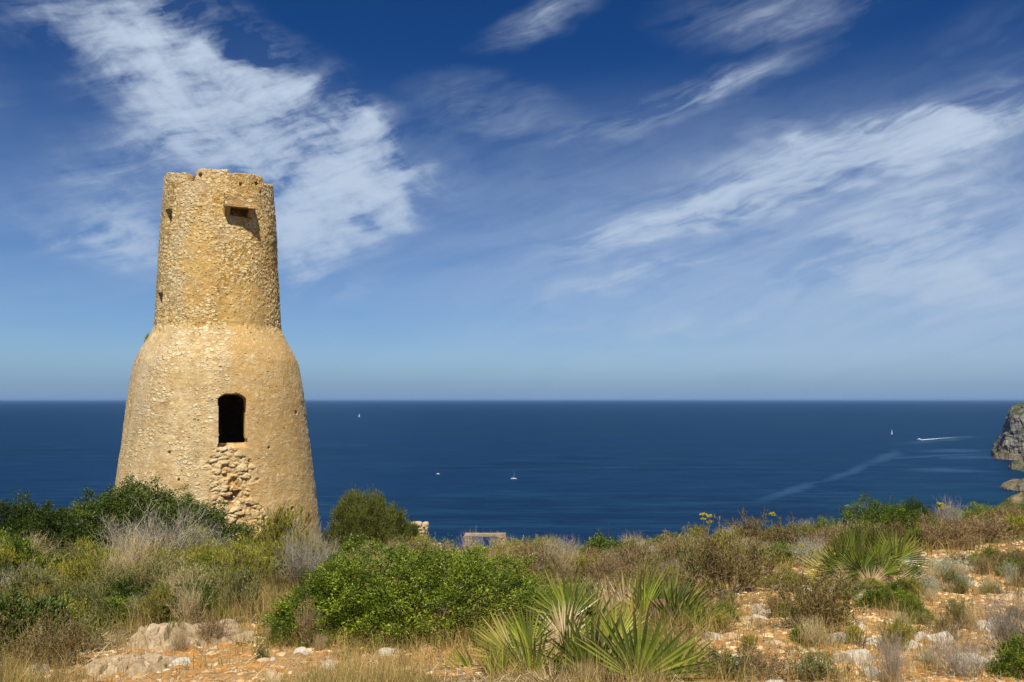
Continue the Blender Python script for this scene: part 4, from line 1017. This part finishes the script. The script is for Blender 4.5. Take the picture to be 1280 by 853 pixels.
# a tuft rooted on the tower's shoulder
o = place('smallbush', 0, 0, .22, .22, 'tiny green plant rooted on the left shoulder of the tower', z=0)
sx, sy, sz = TX - 1.97 * rdir[0] + .08, TY - 1.97 * rdir[1], zrow(431, TY)
o.location = (sx, sy, sz)

# ---- fan palms
def frond_mesh(seed, nseg=26, span=100, L=1.0, W_=0.062, fold=.5, cup=.25, droop=.12):
    r = np.random.default_rng(seed); Vs, Fs, Rn, Tp = [], [], [], []; off = 0
    for i in range(nseg):
        a = math.radians(-span + 2 * span * i / (nseg - 1)) + r.normal(0, .015)
        ln = L * (0.78 + .22 * math.cos(a * .8)) * (r.uniform(.9, 1.06) if r.random() > .12 else r.uniform(.55, .8))
        d = np.array([math.sin(a), 0, math.cos(a)]); sd = np.array([math.cos(a), 0, -math.sin(a)])
        K_ = 6; s = np.linspace(0.02, 1, K_)
        joint = 2 * math.sin(math.radians(span / (nseg - 1))) * s * ln * .5         # width at which neighbours touch
        w_ = np.minimum(joint * 1.04, W_ * L * np.interp(s, [0, .4, .75, 1], [1, 1, .6, .06]) * .5 * 1.0)
        bend = cup * s ** 2 * ln * (.4 + abs(math.sin(a)) * .8) * .5 + droop * s ** 3 * ln * r.uniform(-.3, 1.0)
        tw = r.normal(0, .02) * s ** 2
        c = d * (s * ln)[:, None] + np.array([0, 1, 0]) * bend[:, None] + sd * tw[:, None]
        lft = c - sd * w_[:, None]; rgt = c + sd * w_[:, None]; mid = c - np.array([0, 1, 0]) * (w_ * fold)[:, None]
        V = np.stack([lft, mid, rgt], 1).reshape(-1, 3); Vs.append(V); Fs.append(grid_faces(K_, 3) + off); off += len(V)
        Rn.append(np.full((K_ - 1) * 2, r.random())); Tp.append(np.repeat((s ** 5) * r.uniform(.2, 1.0), 3))
    return mesh_np('blade', np.vstack(Vs), np.vstack(Fs), face_attrs={'rnd': np.concatenate(Rn)}, attrs={'tip': np.concatenate(Tp)})
FR = [frond_mesh(200 + i, nseg=[34, 30, 36, 26][i], W_=.062, span=[105, 88, 118, 62][i], cup=[.25, .35, .1, .3][i]) for i in range(4)]
FRN = [frond_mesh(210 + i, nseg=18, span=[38, 26][i], cup=.1, droop=.02) for i in range(2)]
def frond(parent, hub, axis, normal, R_l, root, kind='g', var=0, narrow=False):
    """one fan leaf: hub position (in the palm's frame), blade axis and face normal, radius; petiole runs back to root"""
    ax = Vector(axis).normalized(); n = Vector(normal); n = (n - ax * n.dot(ax)).normalized(); xx = n.cross(ax)
    M = Matrix((( -xx.x, n.x, ax.x), (-xx.y, n.y, ax.y), (-xx.z, n.z, ax.z))).to_4x4()
    # local +Y faces away from the normal so blades cup forward
    fm = (FRN if narrow else FR)[var % (2 if narrow else 4)]
    o = bpy.data.objects.new('frond', fm); COL.objects.link(o); o.parent = parent
    if not fm.materials: fm.materials.append(L_palm)
    M.translation = Vector(hub); o.matrix_local = M @ Matrix.Scale(R_l, 4)
    if kind != 'g':
        o.material_slots[0].link = 'OBJECT'; o.material_slots[0].material = {'y': L_palm_y, 'd': L_palm_d, 'k': L_palm_k}[kind]
    if kind in 'yd':
        o['label'] = 'yellowing frond' if kind == 'y' else 'dead straw coloured frond'
    # petiole in the frond's own frame
    p0 = o.matrix_local.inverted() @ Vector(root); p1 = Vector((0, 0, .03)); mid = (p0 + p1) * .5 + Vector((0, -.08, 0))
    s = np.linspace(0, 1, 7)[:, None]; P = (1 - s) ** 2 * np.array(p0) + 2 * s * (1 - s) * np.array(mid) + s ** 2 * np.array(p1)
    v, f = tubes(P[None], np.linspace(.016, .009, 7)[None] * (.4 / R_l) ** .3, 5)
    obj('petiole', mesh_np('petiole', v, f, smooth=True), M_petiole, o)
    return o
def trunk_mesh(r_, h, seed):
    th_ = np.linspace(0, 2 * np.pi, 22, endpoint=False); zz = np.linspace(-.08, h, 12)
    T2, Z2 = np.meshgrid(th_, zz); rad = r_ * (1.1 - .35 * (Z2 / h)) + .03 * fbm(T2 * 3, Z2 * 20 + seed, octv=3, seed=seed)
    rad[-1] *= .2
    return mesh_np('trunk', np.stack([rad * np.cos(T2), rad * np.sin(T2), Z2], -1).reshape(-1, 3), grid_faces(12, 22, True), smooth=False)
def palm_at(x, y, label):
    z = float(terrain(x, y)); root = empty('fan_palm', (x, y, z)); tag(root, label, 'palm')
    obj('trunk', trunk_mesh(.10, .22, 7), M_fibre, root); return root
def pt(px, py, Y):
    d = ray(px, py); return d / d[1] * Y
def palm_frond_px(root, hx, hy, Y, ang, yaw, rpx, kind='g', var=0, narrow=False, tilt=0.0):
    """ang: picture-plane direction of the blade axis in degrees from up (right positive); yaw: 0 faces the camera, 90 edge-on"""
    hub = Vector(pt(hx, hy, Y)) - root.location
    a = math.radians(ang); ax = Vector((math.sin(a) * math.cos(math.radians(tilt)), math.sin(math.radians(tilt)), math.cos(a) * math.cos(math.radians(tilt))))
    n = Vector((math.sin(math.radians(yaw)), -math.cos(math.radians(yaw)), 0.25))
    return frond(root, hub, ax, n, rpx * Y / FPX, (0, 0, .15), kind, var, narrow)
gx_, gy_ = (735 - 640) / FPX * 5.1, 5.1
pA = palm_at(gx_, gy_, 'large fan palm in the front centre with pointed fronds spreading at the bottom edge')
HERO.append((gx_, gy_, .5))
for a in [(742, 850, 4.95, -10, 8, 92, 'g', 1, False, 0), (796, 852, 4.8, 26, -12, 104, 'g', 0, False, -5), (716, 836, 5.1, -4, 68, 92, 'g', 3, False, 8),
          (712, 776, 5.6, -50, 18, 66, 'g', 0, False, 0), (664, 856, 4.95, -10, -25, 76, 'g', 3, False, 0), (646, 826, 5.0, -52, 55, 70, 'y', 0, True, 0), (662, 812, 5.3, -62, 10, 58, 'g', 2, False, 0),
          (742, 792, 5.7, -2, 35, 62, 'g', 1, False, 15), (706, 800, 5.4, -22, 20, 50, 'd', 2, False, 10), (838, 852, 4.9, 50, 10, 74, 'g', 0, False, 0), (606, 868, 5.0, -62, -20, 74, 'g', 0, True, 0),
          (770, 806, 5.6, 18, 25, 58, 'g', 2, False, 20), (730, 870, 4.75, 8, 0, 50, 'd', 1, True, -10), (690, 872, 4.8, -30, 10, 50, 'd', 0, True, -10), (628, 868, 4.9, -12, 40, 66, 'g', 1, True, 0),
          (700, 866, 4.7, -20, 10, 48, 'd', 2, False, -25), (760, 872, 4.6, 10, 0, 46, 'd', 0, False, -30), (820, 872, 4.7, 60, 10, 46, 'd', 1, False, -25), (600, 842, 5.2, -80, 20, 50, 'y', 1, True, 0)]:
    palm_frond_px(pA, *a)
bx_, by_ = (820 - 640) / FPX * 6.6, 6.6
pB = palm_at(bx_, by_, 'fan palm behind the large front palm with one tall upright yellow green frond')
HERO.append((bx_, by_, .45))
for a in [(806, 778, 6.5, -4, 62, 88, 'g', 3, False, 0), (845, 788, 6.4, 45, 30, 70, 'g', 0, False, 0), (858, 798, 6.3, 68, 20, 58, 'g', 2, False, -10), (822, 780, 6.7, 20, -25, 66, 'g', 1, False, 15),
          (765, 772, 6.9, -20, 20, 52, 'd', 1, False, 10), (782, 768, 6.9, 10, -30, 50, 'd', 3, False, 10), (840, 770, 7.0, 35, 0, 62, 'g', 2, False, 25), (795, 790, 6.4, -30, 30, 48, 'y', 0, True, 0),
          (875, 800, 6.3, 88, 30, 50, 'g', 1, False, 0), (800, 800, 6.2, -50, 0, 44, 'd', 2, False, -20), (830, 800, 6.2, 20, 10, 50, 'd', 3, False, -20)]:
    palm_frond_px(pB, *a)
cx_, cy_ = (1085 - 640) / FPX * 10.6, 10.6
pC = palm_at(cx_, cy_, 'dense fan palm on the right slope above the stony path')
HERO.append((cx_, cy_, .7))
rC = random.Random(5)
for a in [(1128, 708, 10.2, 22, -10, 48, 'k', 2), (1095, 700, 10.5, 2, 30, 44, 'k', 1), (1060, 704, 10.4, -20, 25, 46, 'k', 0), (1045, 718, 10.2, -48, 20, 46, 'k', 1), (1035, 728, 10.2, -84, 60, 52, 'y', 0),
          (1075, 698, 10.9, -10, -20, 40, 'k', 2), (1110, 702, 10.9, 12, 40, 40, 'k', 3), (1130, 722, 10.2, 62, 20, 42, 'k', 1), (1078, 722, 9.9, -5, 10, 40, 'k', 0), (1105, 726, 9.9, 25, -35, 38, 'k', 3),
          (1058, 734, 9.9, -40, 0, 34, 'd', 1), (1090, 740, 9.8, 10, 0, 30, 'd', 2), (1120, 738, 9.9, 50, 10, 36, 'd', 0), (1140, 734, 10.1, 84, 40, 36, 'k', 3), (1066, 716, 10.0, -28, -30, 36, 'k', 2),
          (1050, 700, 10.8, -32, 10, 38, 'k', 3), (1100, 712, 10.1, 14, 10, 42, 'k', 1), (1118, 716, 10.6, 38, -30, 40, 'k', 0)]:
    palm_frond_px(pC, 1085 + (a[0] - 1085) * .82, a[1] - 7, *a[2:5], a[5] * .92, *a[6:])

# ---- flowering fennel-like stalks on the crest
def umbel(px, pyt, Y, label, n=3, hscale=1.0, seed=0):
    r = random.Random(seed); x = (px - 640) / FPX * Y; z = float(terrain(x, Y)); top = pt(px, pyt, Y)[2] - z
    root = empty('fennel', (x, Y, z)); tag(root, label, 'flower')
    nr = np.random.default_rng(seed)
    for i in range(n):
        dx = r.uniform(-.22, .22) if i else 0; tt_ = top - (r.uniform(.02, .22) if i else 0)
        obj('stalk', tube_mesh('stalk', [(0, 0, -.05), (dx * .3, 0, tt_ * .5), (dx, r.uniform(-.05, .05), tt_)], [.012, .009, .006], 5), S_straw, root)
        k = 90; a_ = nr.uniform(0, 6.28, k); q = np.sqrt(nr.random(k)) * .07
        P = np.stack([dx + q * np.cos(a_), q * np.sin(a_), tt_ + .03 - q * q * 2 + nr.normal(0, .012, k)], -1)
        D = unit(np.stack([nr.normal(0, .6, k), nr.normal(0, .6, k), np.ones(k)], -1))
        v, f, rn = leaves(P, D, np.full(k, .035), np.full(k, .035), nr)
        obj('umbel', mesh_np('umbel', v, f, face_attrs={'rnd': rn}), L_yel, root)
H('dead', 590, 700, 46, 27, 'grey twigs at the left post of the low stone opening', dist=26.0)
H('straw', 626, 700, 50, 26, 'straw coloured twigs at the right post of the low stone opening', dist=26.0)
H('straw', 560, 700, 40, 20, 'dry shrub between the low wall remnant and the stone opening', dist=25.0)
umbel(876, 645, 19.0, 'yellow flowered stalks on the crest above the round brown shrub', 4, seed=1)
umbel(961, 645, 18.5, 'single yellow flower stalk on the crest left of the right palm', 1, seed=2)
umbel(1168, 632, 17.5, 'tall yellow flower stalks on the ridge beside the pale leafless shrub', 4, seed=3)
umbel(1146, 642, 17.8, 'short yellow flower stalk on the ridge', 1, seed=4)
umbel(996, 686, 13.5, 'yellow flowers beside the silvery plant left of the right palm', 2, seed=6)
def stalk(px, pyt, Y, seed, label):
    r = random.Random(seed); x = (px - 640) / FPX * Y; z = float(terrain(x, Y)); top = pt(px, pyt, Y)[2] - z
    root = empty('dry_stalk', (x, Y, z)); tag(root, label, 'plant', 'thin dry flower stalks')
    obj('stem', tube_mesh('stem', [(0, 0, -.05), (r.uniform(-.03, .03), 0, top * .5), (r.uniform(-.05, .05), 0, top)], [.006, .005, .003], 4), S_brown, root)
    for i in range(4):
        zz = top * r.uniform(.45, .9); obj('twig', tube_mesh('twig', [(0, 0, zz), (r.uniform(-.06, .06), r.uniform(-.06, .06), zz + top * .14)], [.004, .002], 4), S_brown, root)
stalk(759, 654, 22.0, 1, 'tallest thin dry stalk standing above the crest')
stalk(827, 662, 21.0, 2, 'thin dry stalk on the crest right of the tallest')
stalk(1071, 795, 5.6, 3, 'reddish dry stalk in front of the white rock')
stalk(81, 742, 8.2, 5, 'tall straw coloured stalk at left')

# ---- low scrub filling the slope: every shrub its own object
rs_ = random.Random(77)
def near_hero(x, y, m=0.5): return any(math.hypot(x - a, (y - b)) < w_ * m for a, b, w_ in HERO)
CARPET = []
def region_label(kind, px, py, x, y):
    if y > 16:
        w_ = 'on the cliff crest' if px > 540 else ('on the crest around the tower foot' if px > 140 else 'on the crest left of the tower')
    elif px < 340: w_ = 'on the overgrown slope at left'
    elif px < 900: w_ = 'behind the front palms'
    else: w_ = 'on the stony ground at right'
    d = {'straw': 'straw coloured dry shrub', 'dead': 'low grey leafless shrub', 'grey': 'low grey green shrub', 'rose': 'low yellow green shrub', 'brown': 'low brown green shrub', 'rust': 'low rusty shrub',
         'smallbush': 'small fresh green bush', 'silver': 'small silvery plant', 'smalldark': 'small dark green bush'}[kind]
    return d + ' in the scrub ' + w_, d + 's ' + w_
def fill(n, pxr, yr, kinds, wr, hr, avoid=.75, soil_ok=0.0, seed=0):
    r = random.Random(seed); c = 0; tries = 0
    while c < n and tries < n * 16:
        tries += 1
        Y_ = math.sqrt(r.uniform(yr[0] ** 2, yr[1] ** 2)) if yr[1] < 20 else r.uniform(*yr)
        px = r.uniform(*pxr); x = (px - 640) / FPX * Y_
        if near_hero(x, Y_, avoid): continue
        if float(soil_mask(np.array([x]), np.array([Y_]))[0]) > .5 and r.random() > soil_ok: continue
        if soil_ok and float(fbm(np.array([x * 1.2]), np.array([Y_ * 1.2]), octv=3, seed=555)[0]) < -.14: continue
        if Y_ > float(edge_y(np.array([x]))[0]) + .8: continue
        if math.hypot(x - TX, Y_ - TY) < 3.35: continue
        k = r.choice(kinds); W_ = r.uniform(*wr); h = W_ * r.uniform(*hr)
        lab, grp = region_label(k, px, 0, x, Y_)
        place(k, x, Y_, W_, h, lab, group=grp); c += 1
for px_, py_, r_ in [(1068, 838, .42), (1085, 822, .4), (1060, 858, .4), (1176, 808, .34), (1170, 824, .3), (948, 766, .3), (948, 780, .3), (935, 790, .3), (200, 838, .5), (260, 838, .4), (150, 845, .4), (38, 782, .35), (12, 794, .35)]:
    g_ = ground(px_, py_); HERO.append((g_[0], g_[1], r_))     # keep the big rocks in sight
fill(110, (635, 1020), (14, 27), ['straw', 'straw', 'dead', 'dead', 'grey', 'rose', 'rust', 'smallbush', 'grey'], (.8, 1.4), (.26, .42), seed=1)
fill(26, (530, 650), (14, 26.3), ['straw', 'dead', 'grey', 'rose', 'straw'], (.6, 1.0), (.22, .36), seed=11)
fill(50, (640, 900), (8, 15), ['straw', 'grey', 'dead', 'rust', 'brown', 'rose', 'grey'], (.5, 1.0), (.35, .55), seed=2)
fill(40, (380, 540), (15, 25), ['straw', 'dead', 'grey', 'rose', 'rust', 'smallbush'], (.7, 1.2), (.3, .5), seed=3)
fill(30, (-20, 400), (13.0, 20.5), ['rose', 'grey', 'rose', 'dead', 'grey', 'smallbush', 'straw'], (.7, 1.2), (.35, .52), avoid=.5, seed=4)
fill(72, (-40, 400), (8.2, 14), ['rose', 'rose', 'rose', 'dead', 'grey', 'brown', 'rose', 'smalldark', 'straw', 'smallbush', 'rust'], (.5, 1.05), (.42, .62), avoid=.45, seed=5)
fill(44, (-40, 300), (5.2, 8.4), ['grey', 'straw', 'grey', 'rose', 'grey', 'brown', 'smalldark'], (.35, .75), (.4, .62), avoid=.4, seed=6)
fill(48, (1000, 1330), (12, 19.5), ['rust', 'grey', 'smallbush', 'brown', 'straw', 'rose'], (.5, 1.1), (.36, .52), avoid=.5, seed=7)
fill(170, (880, 1330), (4.4, 12), ['rust', 'grey', 'straw', 'brown', 'smallbush', 'rose', 'grey', 'straw', 'silver'], (.16, .42), (.38, .6), soil_ok=.75, seed=8)
fill(9, (200, 560), (4.8, 6.2), ['straw', 'rust', 'grey'], (.14, .28), (.5, .8), soil_ok=.6, seed=9)

# ---- grass: uncountable
rg = np.random.default_rng(9)
def grass(name, n, pxr, yr, hr, wr, mat, label, seed, patch=.0, soil_keep=.12, lean=.4, tuft=9):
    r = np.random.default_rng(seed); nt_ = n // tuft
    Y_ = np.exp(r.uniform(math.log(yr[0]), math.log(yr[1]), nt_)); px = r.uniform(pxr[0], pxr[1], nt_); x = (px - 640) / FPX * Y_
    keep = (fbm(x * 1.1, Y_ * 1.1, octv=3, seed=seed) > patch) & ((soil_mask(x, Y_) < .5) | (r.random(nt_) < soil_keep)) & (Y_ < edge_y(x) + 1)
    keep &= np.hypot(x - TX, Y_ - TY) > 3.3
    x = x[keep]; Y_ = Y_[keep]
    xx = np.repeat(x, tuft) + r.normal(0, .035, len(x) * tuft) * np.repeat(1 + Y_ / 12, tuft); yy = np.repeat(Y_, tuft) + r.normal(0, .035, len(x) * tuft) * np.repeat(1 + Y_ / 12, tuft)
    z = terrain(xx, yy) - .01; hh = r.uniform(hr[0], hr[1], len(xx)) * (1 + yy / 25); ww = r.uniform(wr[0], wr[1], len(xx)) * np.maximum(.6, yy / 8)
    V, F, rn = blades(r, np.stack([xx, yy, z], -1), hh, ww, lean)
    tag(obj(name, mesh_np(name, V, F, face_attrs={'rnd': rn}), mat), label, 'grass', kind='stuff')
grass('dry_grass', 52000, (-60, 420), (4.2, 15), (.07, .26), (.0025, .005), G_dry, 'dry straw coloured grass growing between the shrubs at left', 301, -.12)
grass('olive_grass', 36000, (-60, 420), (4.2, 16), (.06, .22), (.003, .006), G_olive, 'olive green grass growing low between the shrubs at left', 302, -.05)
grass('dry_grass', 80000, (420, 1340), (4.2, 26), (.06, .24), (.0025, .005), G_dry, 'dry straw coloured grass between the shrubs at centre and right', 303, -.12, .32)
grass('olive_grass', 44000, (420, 1340), (4.2, 22), (.05, .16), (.003, .006), G_olive, 'olive green grass low on the ground at centre and right', 304, -.05, .3)
grass('dry_grass', 14000, (330, 640), (4.4, 6.8), (.05, .17), (.002, .004), G_dry, 'fine dry grass in front of the large mastic bush', 305, .0, .8)

# ---- rocks
m_lime = stone_mat('pale_limestone', (0.50, 0.44, 0.36), (0.68, 0.63, 0.55), (0.30, 0.26, 0.21), 2.0)
m_limeo = stone_mat('ochre_limestone', (0.50, 0.36, 0.21), (0.64, 0.50, 0.33), (0.36, 0.20, 0.09), 2.0)
m_outc = stone_mat('weathered_outcrop', (0.30, 0.20, 0.105), (0.54, 0.45, 0.33), (0.15, 0.09, 0.045), 3.2)
def rock_me(seed, squash, sub=4, flat=9):
    v, f = ico(sub, seed, flat); r = np.random.default_rng(seed)
    v = v + 0.10 * np.abs(fbm(v[:, 0] * 3.2, v[:, 1] * 3.2, v[:, 2] * 3.2, 4, seed + 3))[:, None] * v + 0.05 * fbm(v[:, 0] * 9, v[:, 1] * 9, v[:, 2] * 9, 3, seed + 5)[:, None] * v
    return mesh_np('rock', v * np.array(squash), f, smooth=False)
ROCKS = [rock_me(400 + i, (1, .8, .6), 4) for i in range(7)]
def rock(px, pyb, wpx, hpx, label, mat=m_lime, seed=0, dist=None, name='rock', group=None, deep=.8):
    g = ground(px, pyb) if dist is None else np.array([(px - 640) / FPX * dist, dist, 0]); sc = g[1] / FPX; r = random.Random(seed)
    o = bpy.data.objects.new(name, ROCKS[seed % 7]); COL.objects.link(o)
    w_ = wpx * sc / 2; h_ = hpx * sc * .62
    o.location = (g[0], g[1] + w_ * .3, float(terrain(g[0], g[1] + w_ * .3)) + h_ * .12); o.rotation_euler = (r.uniform(-.2, .2), r.uniform(-.2, .2), r.uniform(0, 6.28) if wpx < 26 else r.choice([0, 3.14]) + r.uniform(-.4, .4))
    o.scale = (w_, w_ * deep, h_ / .6)
    if not o.data.materials: o.data.materials.append(mat)
    else:
        o.material_slots[0].link = 'OBJECT'; o.material_slots[0].material = mat
    tag(o, label, 'rock', group); return o
rock(10, 792, 34, 26, 'grey white rock at the far left edge', seed=1)
rock(38, 780, 46, 22, 'pale flat rock right of the far left rock', m_limeo, seed=2)
rock(1068, 834, 62, 40, 'largest white rock in the right foreground', seed=3, deep=.6)
rock(1092, 812, 46, 20, 'white rock directly behind the largest white rock', seed=4)
rock(1092, 850, 36, 24, 'white rock at the foot of the largest white rock', seed=5)
rock(1176, 806, 48, 28, 'rough white rock beside the grey dead shrubs', seed=6, deep=.6)
rock(1155, 803, 26, 22, 'small white rock touching the rough white rock', seed=8)
rock(1078, 786, 17, 14, 'small white rock between the twiggy shrub and the orange soil', seed=9)
rock(948, 766, 22, 22, 'pale rock right of the round brown shrub', seed=10)
rock(940, 786, 20, 12, 'pinkish flat rock in the stony gap left of the twiggy shrub', m_limeo, seed=11)
rock(955, 714, 18, 12, 'small ochre rock above the stony gap', m_limeo, seed=12)
rock(1018, 712, 26, 20, 'grey white rock beside the silvery plant', seed=13)
rock(373, 824, 26, 17, 'grey white rock in front of the mastic at left', seed=14)
rock(341, 832, 12, 13, 'small white rock left of the grey white rock', seed=15)
rock(277, 716, 12, 16, 'small grey rock in the scrub below the broken masonry', seed=16, dist=13.0)
rock(1160, 776, 30, 10, 'flat orange rock in the path', m_limeo, seed=17)
rock(1262, 752, 26, 12, 'orange rock near the right edge of the path', m_limeo, seed=18)
rock(365, 726, 26, 12, 'pale rock behind the mastic at left', m_limeo, seed=19, dist=12.0)
rock(735, 762, 30, 16, 'pale rock seen behind the front palms', m_limeo, seed=20, dist=8.5)
rock(1018, 842, 46, 24, 'grey white rock near the bottom edge left of the largest white rock', seed=22)
rock(1222, 838, 54, 26, 'grey rock half hidden under the tangled dead shrubs', seed=23)
rock(1243, 790, 44, 20, 'pale rock above the tangled dead shrubs', seed=24)
rock(925, 836, 40, 20, 'pale rock right of the front palm near the bottom edge', seed=25)
rock(915, 800, 26, 14, 'ochre rock between the front palm and the twiggy shrub', m_limeo, seed=26)
rock(1205, 716, 30, 14, 'pale stone at the upper end of the path', m_limeo, seed=27)
rock(318, 806, 34, 16, 'broken block at the right end of the outcrop', m_limeo, seed=28)
rock(170, 842, 44, 20, 'broken block at the lower left end of the outcrop', m_limeo, seed=29)
rock(225, 836, 30, 16, 'small broken block in front of the outcrop', m_lime, seed=30)
rock(120, 832, 36, 14, 'flat slab left of the outcrop', m_limeo, seed=31)
# flat weathered outcrop, layered, at the left front
def outcrop(name, px0, px1, Y0, Y1, hgt, seed, label, nx=190, ny=110):
    xa, xb = (px0 - 640) / FPX * (Y0 + Y1) / 2, (px1 - 640) / FPX * (Y0 + Y1) / 2
    cx, cy = (xa + xb) / 2, (Y0 + Y1) / 2; U, W2 = np.meshgrid(np.linspace(-1, 1, nx), np.linspace(-1, 1, ny))
    x = cx + U * (xb - xa) / 2; y = cy + W2 * (Y1 - Y0) / 2
    rr_ = np.hypot(U, W2) + .22 * fbm(x * 2.2, y * 2.2, octv=4, seed=seed)
    dome = sstep(1.0, .45, rr_ + .1 * fbm(x * 7, y * 7, octv=3, seed=seed + 8))
    h = dome * hgt * (.62 + .5 * fbm(x * 1.8, y * 1.8, octv=3, seed=seed + 1) + .35 * W2)
    st_ = h / .05 + .8 * fbm(x * 2, y * 2, octv=3, seed=seed + 4); h = (np.floor(st_) + sstep(.55, 1, st_ - np.floor(st_))) * .05 * .8 + h * .2   # bedding steps
    cr = np.abs(fbm(x * 3.2 + .7 * y, y * 5.0, octv=3, seed=seed + 2)); h = h - .11 * sstep(.09, 0, cr) * dome; cr2 = np.abs(fbm(x * 8 + 3, y * 11, octv=3, seed=seed + 6)); h = h - .05 * sstep(.11, 0, cr2) * dome
    h = h + (.022 * fbm(x * 13, y * 17, octv=4, seed=seed + 3) + .03 * np.abs(fbm(x * 5, y * 6, octv=3, seed=seed + 7))) * sstep(0, .3, dome)
    z = terrain(x, y) + h - .05 * (1 - dome)
    z0_ = float(terrain(cx, cy))
    me_ = mesh_np(name, np.stack([x.ravel() - cx, y.ravel() - cy, z.ravel() - z0_], -1), grid_faces(ny, nx), smooth=False)
    o = obj(name, me_, m_outc); o.location = (cx, cy, z0_); tag(o, label, 'rock'); return o
outcrop('rock_outcrop', 150, 345, 5.6, 6.8, .21, 501, 'large flat weathered rock outcrop with layered cracks at front left')
outcrop('rock_outcrop', 80, 270, 4.9, 5.8, .10, 503, 'lower ledge of weathered rock left of the large outcrop')
# loose stones
STN = [ico(2, 600 + i, 7) for i in range(6)]
STM = []
for v, f in STN: STM.append(mesh_np('stone', v * np.array([1, .8, .6]), f))
ms = [m_lime, m_limeo]
for i, me_ in enumerate(STM): me_.materials.append(ms[i % 2])
rk = random.Random(12); cnt = 0; tries = 0
while cnt < 240 and tries < 6000:
    tries += 1
    if rk.random() < .78: px = rk.uniform(885, 1300); Y_ = rk.uniform(4.5, 14)
    else: px = rk.uniform(-20, 600); Y_ = rk.uniform(4.6, 8.5)
    x = (px - 640) / FPX * Y_
    if float(soil_mask(np.array([x]), np.array([Y_]))[0]) < .45: continue
    s = rk.choice([.022, .03, .035, .045, .06, .08]) * (1 + Y_ / 20)
    o = bpy.data.objects.new('stone', STM[rk.randrange(6)]); COL.objects.link(o)
    o.location = (x, Y_, float(terrain(x, Y_)) + s * .05); o.scale = (s * rk.uniform(.8, 1.5), s, s * rk.uniform(.6, 1.1)); o.rotation_euler = (rk.uniform(-.5, .5), rk.uniform(-.5, .5), rk.uniform(0, 6.28))
    wh = 'on the stony ground at right' if px > 640 else 'on the orange soil at front left'
    tag(o, 'loose pale limestone stone lying ' + wh, 'stone', 'loose stones ' + wh); cnt += 1
# scree of small chips
r = np.random.default_rng(44); n = 15000
px = np.where(r.random(n) < .68, r.uniform(880, 1320, n), r.uniform(-30, 640, n)); Y_ = np.exp(r.uniform(math.log(4.2), math.log(15), n)); x = (px - 640) / FPX * Y_
k = soil_mask(x, Y_) > .35; x = x[k]; Y_ = Y_[k]; n = len(x)
v0, f0 = ico(1, 900, 6); sz_ = r.uniform(.006, .024, n) * (1 + Y_ / 14); a_ = r.uniform(0, 6.28, n)
Vv = v0[None] * (np.stack([sz_ * r.uniform(.8, 1.7, n), sz_, sz_ * r.uniform(.4, .9, n)], -1))[:, None, :]
ca, sa = np.cos(a_)[:, None], np.sin(a_)[:, None]
X_ = Vv[..., 0] * ca - Vv[..., 1] * sa + x[:, None]; Y2 = Vv[..., 0] * sa + Vv[..., 1] * ca + Y_[:, None]; Z_ = Vv[..., 2] + (terrain(x, Y_) + sz_ * .3)[:, None]
Ff = (f0[None] + (np.arange(n) * len(v0))[:, None, None]).reshape(-1, 3)
m_scree = leaf_mat('scree', (0.36, 0.16, 0.05), (0.46, 0.27, 0.11), (0.60, 0.47, 0.31), 0.0, 0.95)
me = mesh_np('scree', np.stack([X_, Y2, Z_], -1).reshape(-1, 3), Ff, face_attrs={'rnd': np.repeat(r.random(n), len(f0))})
tag(obj('scree', me, m_scree), 'small orange and pale stone chips scattered on the bare soil', 'scree', kind='stuff')
# leaf litter / twigs lying on the ground under the shrubs
n = 26000; Y_ = np.exp(r.uniform(math.log(4.3), math.log(24), n)); px = r.uniform(-60, 1340, n); x = (px - 640) / FPX * Y_
k = (soil_mask(x, Y_) < .6) | (r.random(n) < .15); x = x[k]; Y_ = Y_[k]; n = len(x)
a_ = r.uniform(0, 6.28, n); L_ = r.uniform(.03, .12, n); b0 = np.stack([x, Y_, terrain(x, Y_) + .01], -1); dd = np.stack([np.cos(a_), np.sin(a_), r.uniform(-.1, .9, n)], -1)
P = b0[:, None] + dd[:, None] * L_[:, None, None] * np.array([0, .5, 1.])[None, :, None]; P[:, 1] += r.normal(0, .008, (n, 3))
v, f = tubes(P, np.broadcast_to((np.array([.0022, .002, .001])[None] * np.maximum(1, Y_ / 8)[:, None]), (n, 3)).copy(), 3)
tag(obj('twig_litter', mesh_np('twig_litter', v, f, face_attrs={'rnd': np.repeat(r.random(n), 6)}), S_straw), 'dry twig litter lying under the scrub', 'litter', kind='stuff')

# ---- sea haze: the air over the water
import bmesh
bm = bmesh.new(); bmesh.ops.create_cube(bm, size=1.0); me = bpy.data.meshes.new('haze'); bm.to_mesh(me); bm.free()
m_hz = bpy.data.materials.new('sea_haze'); m_hz.use_nodes = True; nt_h = m_hz.node_tree; nt_h.nodes.clear()
vp = nt_h.nodes.new('ShaderNodeVolumePrincipled'); vp.inputs['Color'].default_value = (0.30, 0.52, 0.95, 1); vp.inputs['Density'].default_value = 1.3e-5; vp.inputs['Anisotropy'].default_value = 0.0
ho = nt_h.nodes.new('ShaderNodeOutputMaterial'); nt_h.links.new(vp.outputs[0], ho.inputs['Volume'])
hz = obj('haze', me, m_hz); hz.scale = (530000, 530000, 75 - SEA + 8); hz.location = (0, 0, (75 + SEA - 8) / 2)
tag(hz, kind='stuff', label='thin blue sea haze over the water')
